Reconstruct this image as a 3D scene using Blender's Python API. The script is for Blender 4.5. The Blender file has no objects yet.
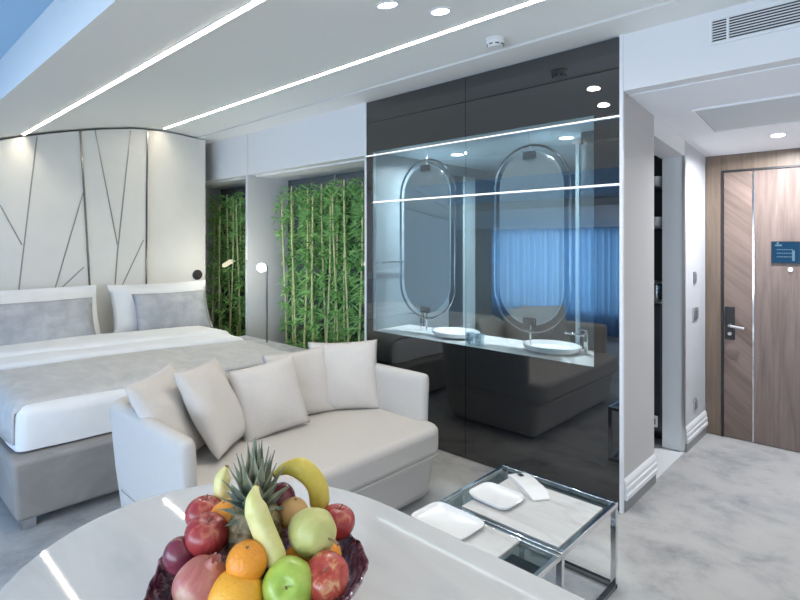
import bpy, bmesh, math, random
from mathutils import Vector, Matrix, noise
random.seed(7)
PI = math.pi
SC = bpy.context.scene
COL = SC.collection
EYE = 1.5
FPX = 533.0
AX, AZ = -0.7274, 0.6862           # direction along the glass wall, seen from the camera (right, forward)

def W(u, v, z):                    # u runs along the glass wall towards the bed, v towards the glass wall
    return Vector((-u, v, z))

def F(x, y, Z):                    # a point Z metres in front of the lens
    X = (x - 400) / FPX * Z
    return W(AX * X + AZ * Z, AZ * X - AX * Z, EYE - (y - 242) / FPX * Z)

# ------------------------------------------------------------------ materials
def mat(name, col, rough=0.5, metal=0.0, spec=0.5, **k):
    m = bpy.data.materials.new(name); m.use_nodes = True
    b = m.node_tree.nodes['Principled BSDF']
    b.inputs['Base Color'].default_value = (*col, 1)
    b.inputs['Roughness'].default_value = rough
    b.inputs['Metallic'].default_value = metal
    b.inputs['Specular IOR Level'].default_value = spec
    for kk, vv in k.items():
        b.inputs[kk.replace('_', ' ')].default_value = vv
    return m

def nodes(m): return m.node_tree.nodes, m.node_tree.links, m.node_tree.nodes['Principled BSDF']

def mottled(name, stops, scale=4, detail=5, rough=0.5, distort=0.0, stretch=(1, 1, 1), rot=(0, 0, 0), bump=0.0, bscale=200, spec=0.5, nrough=0.6, coords='Object'):
    m = mat(name, stops[0][1], rough, spec=spec)
    N, L, b = nodes(m)
    tc = N.new('ShaderNodeTexCoord'); mp = N.new('ShaderNodeMapping'); nz = N.new('ShaderNodeTexNoise'); cr = N.new('ShaderNodeValToRGB')
    mp.inputs['Scale'].default_value = stretch; mp.inputs['Rotation'].default_value = rot
    nz.inputs['Scale'].default_value = scale; nz.inputs['Detail'].default_value = detail
    nz.inputs['Distortion'].default_value = distort; nz.inputs['Roughness'].default_value = nrough
    L.new(tc.outputs[coords], mp.inputs['Vector']); L.new(mp.outputs['Vector'], nz.inputs['Vector']); L.new(nz.outputs['Fac'], cr.inputs['Fac'])
    e = cr.color_ramp.elements
    while len(e) < len(stops): e.new(0.5)
    for i, (p, c) in enumerate(stops): e[i].position = p; e[i].color = (*c, 1)
    L.new(cr.outputs['Color'], b.inputs['Base Color'])
    if bump:
        n2 = N.new('ShaderNodeTexNoise'); n2.inputs['Scale'].default_value = bscale; n2.inputs['Detail'].default_value = 3
        bp = N.new('ShaderNodeBump'); bp.inputs['Strength'].default_value = bump; bp.inputs['Distance'].default_value = 0.01
        L.new(tc.outputs[coords], n2.inputs['Vector']); L.new(n2.outputs['Fac'], bp.inputs['Height']); L.new(bp.outputs['Normal'], b.inputs['Normal'])
    return m

def emit(name, col, s):
    m = bpy.data.materials.new(name); m.use_nodes = True
    N, L = m.node_tree.nodes, m.node_tree.links
    N.remove(N['Principled BSDF'])
    e = N.new('ShaderNodeEmission'); e.inputs['Color'].default_value = (*col, 1); e.inputs['Strength'].default_value = s
    L.new(e.outputs[0], N['Material Output'].inputs['Surface'])
    return m

def glassy(name, tint, refl, gtint=(1, 1, 1), rough=0.0):
    m = bpy.data.materials.new(name); m.use_nodes = True
    N, L = m.node_tree.nodes, m.node_tree.links
    N.remove(N['Principled BSDF'])
    t = N.new('ShaderNodeBsdfTransparent'); t.inputs['Color'].default_value = (*tint, 1)
    g = N.new('ShaderNodeBsdfGlossy'); g.inputs['Color'].default_value = (*gtint, 1); g.inputs['Roughness'].default_value = rough
    x = N.new('ShaderNodeMixShader'); x.inputs[0].default_value = refl
    L.new(t.outputs[0], x.inputs[1]); L.new(g.outputs[0], x.inputs[2]); L.new(x.outputs[0], N['Material Output'].inputs['Surface'])
    return m

def mirrorish(name, base, refl, rough=0.0):
    m = bpy.data.materials.new(name); m.use_nodes = True
    N, L = m.node_tree.nodes, m.node_tree.links
    N.remove(N['Principled BSDF'])
    t = N.new('ShaderNodeBsdfDiffuse'); t.inputs['Color'].default_value = (*base, 1)
    g = N.new('ShaderNodeBsdfGlossy'); g.inputs['Color'].default_value = (1, 1, 1, 1); g.inputs['Roughness'].default_value = rough
    x = N.new('ShaderNodeMixShader'); x.inputs[0].default_value = refl
    L.new(t.outputs[0], x.inputs[1]); L.new(g.outputs[0], x.inputs[2]); L.new(x.outputs[0], N['Material Output'].inputs['Surface'])
    return m

M = {}
M['ceil'] = mat('ceiling_paint', (.90, .90, .865), .6)
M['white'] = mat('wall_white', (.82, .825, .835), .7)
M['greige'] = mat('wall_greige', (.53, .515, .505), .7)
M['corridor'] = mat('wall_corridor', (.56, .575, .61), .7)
M['corrceil'] = mat('corridor_ceiling', (.88, .90, .93), .6)
M['pier'] = mat('pier_grey', (.64, .645, .66), .6)
M['carpet'] = mottled('carpet', [(.33, (.32, .324, .338)), (.44, (.43, .432, .44)), (.53, (.51, .508, .503)), (.7, (.56, .555, .545))], 3.0, 9, .95, .3, bump=.5, bscale=350, spec=.1, nrough=.68)
M['tile'] = mat('white_tile', (.8, .82, .84), .25)
M['marble'] = mottled('marble', [(.30, (.50, .515, .53)), (.45, (.575, .585, .60)), (.6, (.62, .627, .635))], 2.0, 6, .1, 1.6, stretch=(.5, 2.4, 1), rot=(0, 0, .15), nrough=.55, spec=1.0)
M['marble'].node_tree.nodes['Principled BSDF'].inputs['Roughness'].default_value = .04
M['marble2'] = mottled('marble_slab', [(.3, (.46, .455, .45)), (.45, (.58, .575, .57)), (.6, (.65, .645, .64))], 5, 6, .2, 1.0, stretch=(.6, 2.0, 1), rot=(0, 0, .7))
M['sofa'] = mottled('sofa_fabric', [(.3, (.575, .55, .522)), (.7, (.60, .575, .547))], 90, 3, .9, bump=.15, bscale=600, spec=.15)
M['cushion'] = mottled('cushion_fabric', [(.3, (.625, .595, .565)), (.7, (.65, .62, .59))], 60, 3, .9, bump=.15, bscale=500, spec=.15)
M['linen'] = mottled('white_linen', [(.3, (.79, .80, .81)), (.7, (.84, .845, .85))], 6, 3, .85, spec=.2)
M['runner'] = mottled('runner_fabric', [(.3, (.50, .50, .49)), (.5, (.56, .555, .545)), (.7, (.62, .615, .60))], 5, 6, .8, 1.0, spec=.25, stretch=(1, 2, 1))
M['velvet'] = mottled('grey_velvet', [(.32, (.34, .355, .385)), (.5, (.41, .425, .455)), (.66, (.50, .51, .535))], 7, 6, .6, .25, spec=.35)
M['bedbase'] = mottled('taupe_velvet', [(.35, (.265, .25, .24)), (.65, (.33, .315, .30))], 4, 4, .7, .5, spec=.3)
M['headboard'] = mottled('headboard_leather', [(.35, (.75, .738, .69)), (.65, (.78, .768, .72))], 3, 2, .5, spec=.35)
M['inlay'] = mat('inlay_metal', (.36, .36, .35), .3, .8)
M['chrome'] = mat('chrome', (.82, .83, .84), .08, 1.0)
M['midchrome'] = mat('mid_chrome', (.26, .28, .30), .18, 1.0)
M['darkchrome'] = mat('dark_chrome', (.30, .29, .28), .2, 1.0)
M['steel'] = mat('brushed_steel', (.7, .7, .7), .3, 1.0)
M['black'] = mat('black_plastic', (.02, .02, .023), .4)
M['blackglass'] = mirrorish('black_glass', (.009, .010, .012), .13)
M['clear'] = glassy('clear_pane', (.74, .80, .82), .12)
M['tableglass'] = glassy('table_glass', (.62, .68, .68), .12)
M['trimwhite'] = mat('trim_white', (.85, .86, .88), .4)
M['plinth'] = mat('plinth_grey', (.33, .34, .34), .4, .4)
M['led'] = emit('led_strip', (1, .875, .69), 46)
M['reflpaint'] = emit('painted_reflection', (.95, .98, 1), 1.1)
M['lamp'] = emit('downlight_glow', (1, .98, .95), 14)
M['fillglow'] = emit('mirror_fill_glow', (.92, .97, 1), 9)
M['nichelamp'] = emit('niche_strip_glow', (1, .97, .92), 30)
M['bulb'] = emit('reading_bulb', (1, .98, .95), 16)
M['barlamp'] = emit('bar_lamp_glow', (1, .95, .68), .62)
M['plastic'] = mat('white_plastic', (.82, .82, .82), .4)
M['socket'] = mat('grey_socket', (.25, .26, .29), .35, .3)
M['duct'] = mat('duct_dark', (.035, .04, .04), .7)
M['hatch'] = mat('hatch_grey', (.62, .66, .68), .6)
M['bathblue'] = mat('bath_wall', (.56, .70, .80), .45)
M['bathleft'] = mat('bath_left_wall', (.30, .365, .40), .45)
M['bathpale'] = mat('bath_column', (.55, .66, .70), .35)
M['bathdark'] = mat('bath_dark_stone', (.05, .065, .075), .35)
M['batholive'] = mottled('bath_olive_stone', [(.35, (.075, .08, .065)), (.65, (.12, .125, .105))], 3, 4, .4)
M['mirrorback'] = mat('mirror_back', (.50, .53, .52), .35)
M['porcelain'] = mat('porcelain', (.80, .80, .805), .2)
M['tumbler'] = glassy('tumbler_glass', (.8, .88, .92), .25)
M['closet'] = mat('closet_dark', (.03, .035, .042), .4)
M['panelwhite'] = mat('panel_white', (.82, .85, .87), .35)
M['backdark'] = mirrorish('niche_mirror', (.10, .125, .14), .12)
M['sky_glass'] = glassy('window_glass', (.95, .97, 1), .05)
M['curtain'] = None
m = bpy.data.materials.new('sheer_curtain'); m.use_nodes = True
N, L = m.node_tree.nodes, m.node_tree.links
N.remove(N['Principled BSDF'])
t = N.new('ShaderNodeBsdfTranslucent'); t.inputs['Color'].default_value = (.25, .52, .80, 1)
d = N.new('ShaderNodeBsdfDiffuse'); d.inputs['Color'].default_value = (.3, .5, .7, 1)
x = N.new('ShaderNodeMixShader'); x.inputs[0].default_value = .25
L.new(t.outputs[0], x.inputs[1]); L.new(d.outputs[0], x.inputs[2]); L.new(x.outputs[0], N['Material Output'].inputs['Surface'])
M['curtain'] = m

def wood(name, c0, c1, c2, rot=(0, 0, 0), stretch=(14, 14, .9), planks=False):
    m = mottled(name, [(.3, c0), (.5, c1), (.7, c2)], 2.2, 7, .42, .6, stretch=stretch, rot=rot, spec=.4)
    return m
M['wood'] = wood('walnut_straight', (.15, .108, .092), (.205, .152, .132), (.26, .198, .175))
M['frame_wood'] = wood('frame_wood', (.165, .12, .088), (.20, .148, .11), (.235, .175, .132))
# diagonal veneer: slanted boards with their own tone
m = mat('walnut_diagonal', (.3, .2, .16), .42, spec=.4)
N, L, b = nodes(m)
tc = N.new('ShaderNodeTexCoord'); mp = N.new('ShaderNodeMapping'); mp.inputs['Rotation'].default_value = (0, math.radians(-40), 0)
L.new(tc.outputs['Object'], mp.inputs['Vector'])
sx = N.new('ShaderNodeSeparateXYZ'); L.new(mp.outputs['Vector'], sx.inputs[0])
mu = N.new('ShaderNodeMath'); mu.operation = 'MULTIPLY'; mu.inputs[1].default_value = 11.0; L.new(sx.outputs['Z'], mu.inputs[0])
fl = N.new('ShaderNodeMath'); fl.operation = 'FLOOR'; L.new(mu.outputs[0], fl.inputs[0])
wn = N.new('ShaderNodeTexWhiteNoise'); wn.noise_dimensions = '1D'; L.new(fl.outputs[0], wn.inputs['W'])
m2 = N.new('ShaderNodeMapping'); m2.inputs['Scale'].default_value = (1.5, 10, 18); L.new(mp.outputs['Vector'], m2.inputs['Vector'])
nz = N.new('ShaderNodeTexNoise'); nz.inputs['Scale'].default_value = 2; nz.inputs['Detail'].default_value = 6; L.new(m2.outputs[0], nz.inputs['Vector'])
ad = N.new('ShaderNodeMath'); ad.operation = 'MULTIPLY_ADD'; ad.inputs[1].default_value = .45
L.new(wn.outputs['Value'], ad.inputs[0]); L.new(nz.outputs['Fac'], ad.inputs[2])
cr = N.new('ShaderNodeValToRGB'); e = cr.color_ramp.elements
e[0].position = .35; e[0].color = (.15, .106, .088, 1); e[1].position = .95; e[1].color = (.265, .195, .165, 1)
L.new(ad.outputs[0], cr.inputs['Fac']); L.new(cr.outputs['Color'], b.inputs['Base Color'])
M['wood_diag'] = m

def fruitmat(name, stops, scale=9, rough=.3, stretch=(1, 1, 1), bump=0, bscale=120, distort=.5):
    return mottled(name, stops, scale, 5, rough, distort, stretch=stretch, bump=bump, bscale=bscale)
M['redapple'] = fruitmat('red_apple_skin', [(.3, (.25, .025, .03)), (.55, (.38, .05, .05)), (.75, (.55, .22, .12))], 18, .25, (3, 3, .6))
M['redapple2'] = fruitmat('speckled_red_apple_skin', [(.3, (.33, .03, .03)), (.55, (.45, .08, .05)), (.72, (.62, .38, .18))], 22, .22, (2.5, 2.5, .6))
M['plum'] = fruitmat('plum_skin', [(.3, (.13, .02, .04)), (.6, (.22, .045, .07)), (.8, (.34, .10, .11))], 12, .22)
M['greenapple'] = fruitmat('green_apple_skin', [(.3, (.28, .42, .05)), (.6, (.40, .54, .10)), (.8, (.55, .62, .22))], 14, .28, (2, 2, .7))
M['orange'] = fruitmat('orange_skin', [(.3, (.80, .27, .02)), (.7, (.88, .36, .04))], 8, .4, bump=.25, bscale=160)
M['bigorange'] = fruitmat('yellow_orange_skin', [(.3, (.85, .38, .03)), (.7, (.90, .50, .06))], 5, .4, bump=.25, bscale=130)
M['pom'] = fruitmat('pomegranate_skin', [(.3, (.36, .08, .075)), (.5, (.48, .17, .14)), (.68, (.56, .36, .25))], 16, .38)
M['pear'] = fruitmat('pear_skin', [(.3, (.44, .45, .13)), (.55, (.55, .55, .22)), (.75, (.62, .60, .34))], 14, .4, bump=.1)
M['peach'] = fruitmat('peach_skin', [(.3, (.55, .30, .12)), (.7, (.66, .45, .2))], 10, .6)
M['banana'] = fruitmat('banana_skin', [(.27, (.25, .17, .03)), (.34, (.60, .47, .07)), (.7, (.70, .57, .13))], 26, .4)
M['palebanana'] = fruitmat('pale_banana_skin', [(.22, (.36, .30, .08)), (.32, (.66, .62, .22)), (.7, (.76, .72, .36))], 22, .4)
M['stem'] = mat('stem_brown', (.20, .12, .06), .7)
M['tip'] = mat('banana_tip', (.10, .07, .03), .7)
M['pineapple'] = fruitmat('pineapple_skin', [(.3, (.05, .035, .02)), (.5, (.16, .115, .05)), (.72, (.32, .26, .13))], 60, .55)
M['pineleaf'] = fruitmat('pineapple_leaf', [(.32, (.08, .12, .12)), (.48, (.20, .24, .18)), (.62, (.36, .34, .22)), (.75, (.50, .44, .32))], 16, .5)
m = M['bowl'] = mottled('bowl_glass', [(.36, (.015, .009, .014)), (.48, (.10, .03, .055)), (.60, (.26, .11, .15)), (.72, (.50, .40, .44))], 28, 6, .15, 2.5, spec=.7)
M['leaf'] = mottled('bamboo_leaf', [(.3, (.10, .29, .07)), (.5, (.22, .47, .14)), (.75, (.42, .66, .26))], 5, 3, .5, spec=.3)
M['cane'] = mottled('bamboo_cane', [(.3, (.52, .58, .24)), (.6, (.70, .68, .36)), (.8, (.80, .74, .46))], 4, 3, .4)
M['screen'] = emit('sign_screen', (.04, .14, .30), .45)
M['screenink'] = emit('sign_ink', (.30, .50, .68), .5)

# ------------------------------------------------------------------ mesh tools
ORG = {}
class MB:
    def __init__(s): s.bm = bmesh.new()
    def face(s, pts):
        vs = [s.bm.verts.new(p) for p in pts]
        try: return s.bm.faces.new(vs)
        except ValueError: return None
    def hexa(s, b, t):
        vb = [s.bm.verts.new(p) for p in b]; vt = [s.bm.verts.new(p) for p in t]
        n = len(vb)
        s.bm.faces.new(vb[::-1]); s.bm.faces.new(vt)
        for i in range(n): s.bm.faces.new((vb[i], vb[(i + 1) % n], vt[(i + 1) % n], vt[i]))
        return s
    def box(s, u0, u1, v0, v1, z0, z1):
        b = [W(u0, v0, z0), W(u1, v0, z0), W(u1, v1, z0), W(u0, v1, z0)]
        return s.hexa(b, [p + Vector((0, 0, z1 - z0)) for p in b])
    def prism(s, pts, off):
        return s.hexa(pts, [p + off for p in pts])
    def loops(s, rings, closed=True, caps=True):
        R = [[s.bm.verts.new(p) for p in r] for r in rings]
        n = len(R[0])
        for a, b in zip(R, R[1:]):
            for i in range(n if closed else n - 1):
                j = (i + 1) % n
                s.bm.faces.new((a[i], a[j], b[j], b[i]))
        if caps and closed:
            s.bm.faces.new(R[0][::-1]); s.bm.faces.new(R[-1])
        return s
    def tube(s, pts, rad, n=10, ring=False, sect=None):
        pts = [Vector(p) for p in pts]
        if not hasattr(rad, '__len__'): rad = [rad] * len(pts)
        rings = []; k = len(pts); up = None
        for i, p in enumerate(pts):
            if ring: t = (pts[(i + 1) % k] - pts[i - 1]).normalized()
            else: t = (pts[min(i + 1, k - 1)] - pts[max(i - 1, 0)]).normalized()
            if up is None:
                up = Vector((0, 0, 1)) if abs(t.z) < .9 else Vector((0, 1, 0))
            a = (up - t * up.dot(t)).normalized(); b = t.cross(a); up = a
            rings.append([p + (a * math.cos(2 * PI * q / n) + b * math.sin(2 * PI * q / n)) * rad[i] * (sect[q] if sect else 1) for q in range(n)])
        if ring: return s.loops(rings + [rings[0]], True, False)
        return s.loops(rings)
    def lathe(s, prof, c=Vector((0, 0, 0)), n=28, mod=None):
        rings = []
        for r, z in prof:
            rings.append([c + Vector((max(r, 1e-4) * math.cos(2 * PI * q / n) * (mod(2 * PI * q / n, z) if mod else 1), max(r, 1e-4) * math.sin(2 * PI * q / n) * (mod(2 * PI * q / n, z) if mod else 1), z)) for q in range(n)])
        return s.loops(rings)
    def bar(s, a, b, w, h):
        a = Vector(a); b = Vector(b); t = (b - a).normalized()
        up = Vector((0, 0, 1)) if abs(t.z) < .9 else Vector((0, 1, 0))
        r = t.cross(up).normalized() * w / 2; q = r.cross(t).normalized() * h / 2
        return s.hexa([a - r - q, a + r - q, a + r + q, a - r + q], [b - r - q, b + r - q, b + r + q, b - r + q])
    def build(s, name, m, parent=None, origin=None, smooth=True, ang=35, bevel=0, seg=2, sub=0, weld=False):
        bm = s.bm
        if weld: bmesh.ops.remove_doubles(bm, verts=bm.verts, dist=1e-5)
        bmesh.ops.recalc_face_normals(bm, faces=bm.faces)
        if parent is not None: o0 = ORG[parent.name]
        elif origin is not None: o0 = Vector(origin)
        else:
            xs = [v.co for v in bm.verts]
            o0 = Vector(((min(p.x for p in xs) + max(p.x for p in xs)) / 2, (min(p.y for p in xs) + max(p.y for p in xs)) / 2, min(p.z for p in xs)))
        for v in bm.verts: v.co -= o0
        me = bpy.data.meshes.new(name); bm.to_mesh(me); bm.free()
        me.materials.append(m)
        if smooth:
            for p in me.polygons: p.use_smooth = True
            me.set_sharp_from_angle(angle=math.radians(ang))
        o = bpy.data.objects.new(name, me); COL.objects.link(o)
        if parent is not None: o.parent = parent
        else: o.location = o0
        ORG[o.name] = o0
        if bevel:
            md = o.modifiers.new('bevel', 'BEVEL'); md.width = bevel; md.segments = seg; md.limit_method = 'ANGLE'; md.angle_limit = math.radians(35)
            md.harden_normals = False
        if sub:
            md = o.modifiers.new('sub', 'SUBSURF'); md.levels = sub; md.render_levels = sub
        return o

def tag(o, label=None, cat=None, group=None, kind=None):
    if label: o['label'] = label
    if cat: o['category'] = cat
    if group: o['group'] = group
    if kind: o['kind'] = kind
    return o
def thing(name, loc, label, cat, group=None):
    o = bpy.data.objects.new(name, None); o.empty_display_size = .1; COL.objects.link(o); o.location = loc
    ORG[o.name] = Vector(loc)
    return tag(o, label, cat, group)
def struct(name, mb, m, **k):
    o = mb.build(name, m, **k); o['kind'] = 'structure'; return o
def copy_tree(o, parent=None):
    c = o.copy(); COL.objects.link(c)
    if parent is not None: c.parent = parent
    ORG[c.name] = ORG[o.name]
    for ch in list(o.children): copy_tree(ch, c)
    return c

VG = 2.99          # plane of the glass wall
UE = 1.13          # plane of the corridor wall
UH = 5.62          # face of the headboard
# ------------------------------------------------------------------ setting
mb = MB(); mb.box(-2.6, 6.9, -2.6, 5.9, -.1, 0)
struct('floor', mb, M['carpet'], origin=(0, 0, 0))
mb = MB(); mb.box(UE, 1.54, 3.515, 4.30, 0.001, .006)
struct('floor_closet', mb, M['tile'])

PROF = [(-2.3, 1.74), (-.6, 1.96), (.38, 2.135), (.6, 2.252), (.78, 2.325), (.97, 2.39), (1.12, 2.44), (1.4, 2.52), (1.74, 2.60), (2.05, 2.655), (2.34, 2.68), (2.55, 2.672), (2.735, 2.655)]
def ceil_strip(mb, u0, u1, prof):
    for (a, za), (b, zb) in zip(prof, prof[1:]):
        mb.hexa([W(u0, a, za), W(u1, a, za), W(u1, b, zb), W(u0, b, zb)], [W(u0, a, za + .12), W(u1, a, za + .12), W(u1, b, zb + .12), W(u0, b, zb + .12)])
mb = MB()
i0 = 1; i1 = 2
rings = []
ceil_strip(mb, -2.4, 6.7, PROF[:2])
ceil_strip(mb, -2.4, 1.1, PROF[1:4]); ceil_strip(mb, 5.2, 6.7, PROF[1:4])
rv = [(p[0], p[1]) for p in PROF[3:]]
R = [[W(u, v, z) for v, z in rv] + [W(u, v, z + .12) for v, z in reversed(rv[1:])] + [W(u, .6, 2.466)] for u in (-2.4, 6.7)]
mb.loops(R)
struct('ceiling', mb, M['ceil'], ang=25)
mb = MB(); mb.box(-2.4, 6.7, 2.745, VG + .02, 2.645, 2.78)
struct('trim_1', mb, M['ceil'])
mb = MB(); mb.box(-2.4, 6.7, 2.733, 2.747, 2.665, 2.70)
struct('trim_2', mb, M['duct'])

# roof window
rw = thing('window_1', W(3.1, -.1, 2.0), None, None); rw['kind'] = 'structure'
mb = MB()
for (u0, u1) in ((1.1, 1.16), (5.14, 5.2)):
    mb.hexa([W(u0, -.6, 2.0), W(u1, -.6, 2.0), W(u1, .59, 2.40), W(u0, .59, 2.40)], [W(u0, -.6, 2.06), W(u1, -.6, 2.06), W(u1, .59, 2.46), W(u0, .59, 2.46)])
mb.build('window_frame', M['trimwhite'], rw)
mb = MB(); mb.hexa([W(1.12, -.6, 2.05), W(5.18, -.6, 2.05), W(5.18, .6, 2.466), W(1.12, .6, 2.466)], [W(1.12, -.6, 2.06), W(5.18, -.6, 2.06), W(5.18, .6, 2.476), W(1.12, .6, 2.476)])
mb.build('pane', M['sky_glass'], rw)

# walls around the room
mb = MB(); mb.box(6.6, 6.7, -2.4, 3.7, 0, 2.9); struct('wall_bed', mb, M['white'])
mb = MB(); mb.box(-2.4, -2.3, -2.4, 3.1, 0, 2.9); struct('wall_right', mb, M['white'])
mb = MB(); mb.box(-2.3, -.25, VG, VG + .1, 0, 2.66); struct('wall_back_right', mb, M['white'])
mb = MB(); mb.box(-.35, -.25, VG + .1, 4.9, 0, 2.5); struct('wall_corridor_right', mb, M['white'])
# window wall with its long opening
mb = MB()
mb.box(-2.4, 6.7, -2.4, -2.3, 0, .35); mb.box(-2.4, 6.7, -2.4, -2.3, 1.72, 2.0)
mb.box(-2.4, -1.6, -2.4, -2.3, .35, 1.72); mb.box(5.5, 6.7, -2.4, -2.3, .35, 1.72)
struct('wall_window', mb, M['white'])
w2 = thing('window_2', W(2, -2.35, .35), None, None); w2['kind'] = 'structure'
mb = MB()
for u in (-1.6, -.2, 1.2, 2.6, 4.0, 5.44): mb.box(u, u + .06, -2.37, -2.31, .35, 1.72)
mb.box(-1.6, 5.5, -2.37, -2.31, .35, .41); mb.box(-1.6, 5.5, -2.37, -2.31, 1.66, 1.72)
mb.build('window_frame', M['trimwhite'], w2)
mb = MB(); mb.box(-1.6, 5.5, -2.345, -2.335, .4, 1.68); mb.build('pane', M['sky_glass'], w2)
# curtain (seen mirrored in the black glass)
mb = MB()
pts = []
for i in range(161):
    u = 3.0 + 2.45 * i / 160
    pts.append((u, -2.2 + .035 * math.sin(i * .9) + .015 * math.sin(i * .37 + 1)))
mb.loops([[W(u, v, .05) for u, v in pts], [W(u, v, 1.0) for u, v in pts], [W(u, v, 1.72) for u, v in pts]], closed=False)
tag(mb.build('curtain', M['curtain']), 'blue backlit sheer curtain hanging in folds at the window, mirrored in the black glass', 'curtain')

# bulkhead over the bamboo niche, fascia over the corridor mouth
mb = MB(); mb.box(3.215, 6.6, VG, VG + .1, 2.21, 2.66); struct('wall_bulkhead', mb, M['white'])
mb = MB(); mb.box(3.215, 6.6, VG + .1, 3.62, 2.195, 2.3); struct('ceiling_niche', mb, M['white'])
mb = MB(); mb.box(-.25, 1.135, VG, VG + .1, 2.335, 2.66); struct('wall_fascia', mb, M['white'])
mb = MB()
zc = lambda v: 2.34 - .1 * (v - VG)
mb.hexa([W(-.25, VG + .1, zc(3.09)), W(1.3, VG + .1, zc(3.09)), W(1.3, 4.95, zc(4.95)), W(-.25, 4.95, zc(4.95))],
        [W(-.25, VG + .1, 2.6), W(1.3, VG + .1, 2.6), W(1.3, 4.95, 2.6), W(-.25, 4.95, 2.6)])
struct('ceiling_corridor', mb, M['corrceil'])
mb = MB(); mb.box(5.025, 5.033, VG - .002, VG, 2.21, 2.645); struct('trim_10', mb, M['steel'])
# niche: partition and back
mb = MB(); mb.box(5.03, 5.075, VG, 3.5, 0, 2.21); struct('wall_partition', mb, M['pier'])
mb = MB(); mb.box(3.215, 6.6, 3.52, 3.60, 0, 2.2); struct('wall_niche', mb, M['backdark'])
mb = MB(); mb.box(4.225, 4.235, 3.512, 3.519, 0, 2.19); struct('trim_3', mb, M['steel'])

# corridor wall: pier, opening, far part
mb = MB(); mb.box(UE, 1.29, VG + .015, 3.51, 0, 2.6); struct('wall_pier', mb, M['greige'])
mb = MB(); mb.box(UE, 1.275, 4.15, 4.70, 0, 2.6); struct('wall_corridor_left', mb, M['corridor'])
mb = MB(); mb.hexa([W(UE, 3.51, 2.165), W(1.29, 3.51, 2.165), W(1.29, 4.15, 2.11), W(UE, 4.15, 2.11)], [W(UE, 3.51, 2.6), W(1.29, 3.51, 2.6), W(1.29, 4.15, 2.6), W(UE, 4.15, 2.6)])
struct('wall_lintel', mb, M['white'])
# reveal lining with chrome edge
mb = MB(); mb.box(UE + .005, 1.275, 4.135, 4.148, .008, 2.11); struct('trim_4', mb, M['panelwhite'])
mb = MB(); mb.box(UE - .006, UE + .012, 4.13, 4.153, .02, 2.115); struct('trim_5', mb, M['steel'])
# skirting: profiled moulding over a grey plinth
def skirting(n, v0, v1, uface):
    mb = MB()
    prof = [(0, .065), (.020, .065), (.022, .09), (.014, .096), (.018, .105), (.018, .128), (.011, .134), (.014, .142), (.010, .168), (0, .18)]
    mb.loops([[W(uface - d, v, z) for d, z in prof] for v in (v0, v1)])
    struct(f'baseboard_{n}', mb, M['trimwhite'])
    mb = MB(); mb.box(uface - .012, uface, v0, v1, 0, .064); struct(f'baseboard_{n}_plinth', mb, M['plinth'])
skirting('pier', VG + .02, 3.51, UE); skirting('corridor', 4.155, 4.69, UE)

# closet seen through the opening
mb = MB()
mb.box(1.275, 1.58, 4.30, 4.40, 0, 2.16)
mb.box(1.54, 1.58, 3.56, 4.30, 0, 2.16)
mb.box(1.275, 1.58, 3.512, 3.56, 0, 2.16)
struct('wall_closet', mb, M['closet'])
mb = MB(); mb.box(1.275, 1.58, 3.512, 4.40, 2.16, 2.22); struct('ceiling_closet', mb, M['white'])
mc = thing('minibar_cabinet', W(1.45, 4.2, .06), 'dark minibar cabinet with glass shelves inside the doorway opposite the entrance corridor', 'cabinet')
mb = MB(); mb.box(1.28, 1.535, 4.12, 4.295, .12, 1.05); mb.build('body', M['closet'], mc, bevel=.004)
mb = MB(); mb.box(1.278, 1.535, 4.14, 4.295, 1.195, 1.205); mb.build('shelf', M['steel'], mc)
mb = MB(); mb.box(1.278, 1.535, 4.10, 4.295, 1.052, 1.064); mb.build('shelf', M['steel'], mc)
mb = MB(); mb.box(1.278, 1.535, 4.14, 4.295, 1.60, 1.61); mb.build('shelf', M['steel'], mc)
mb = MB(); mb.box(1.278, 1.535, 4.14, 4.295, 1.90, 1.91); mb.build('shelf', M['steel'], mc)
for k, (u, z, w, h, lab, nm, cat, mt) in enumerate([
    (1.335, 1.911, .055, .075, 'white cup standing on the top shelf of the dark minibar cabinet', 'cup', 'cup', 'porcelain'),
    (1.335, 1.611, .055, .075, 'white cup standing on the second shelf of the dark minibar cabinet', 'cup', 'cup', 'porcelain'),
    (1.335, 1.066, .05, .11, 'clear tumbler on the counter of the dark minibar cabinet', 'tumbler', 'glass', 'tumbler')]):
    mb = MB(); r = w / 2 + .012
    mb.lathe([(r * .75, 0), (r * .9, h * .3), (r, h), (r * .9, h), (r * .8, h * .3), (0, .01)], W(u, 4.2, z), 18)
    o = mb.build(nm, M[mt]); tag(o, lab, cat)
    if nm == 'cup':
        mb = MB(); c = W(u, 4.2, z + h * .5)
        mb.tube([c + Vector((r * .85, 0, h * .25)), c + Vector((r + .02, 0, h * .2)), c + Vector((r + .022, 0, -h * .15)), c + Vector((r * .8, 0, -h * .25))], .004, 6)
        mb.build('handle', M[mt], o)
sp = thing('wall_socket', W(1.335, 4.295, .1), 'white double socket plate low on the dark closet wall', 'socket')
mb = MB(); mb.box(1.3, 1.37, 4.105, 4.119, .15, .23); mb.build('plate', M['plastic'], sp, bevel=.003)
mb = MB(); mb.box(1.31, 1.33, 4.10, 4.106, .17, .21); mb.box(1.345, 1.362, 4.10, 4.106, .17, .21); mb.build('insert', M['socket'], sp)

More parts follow.
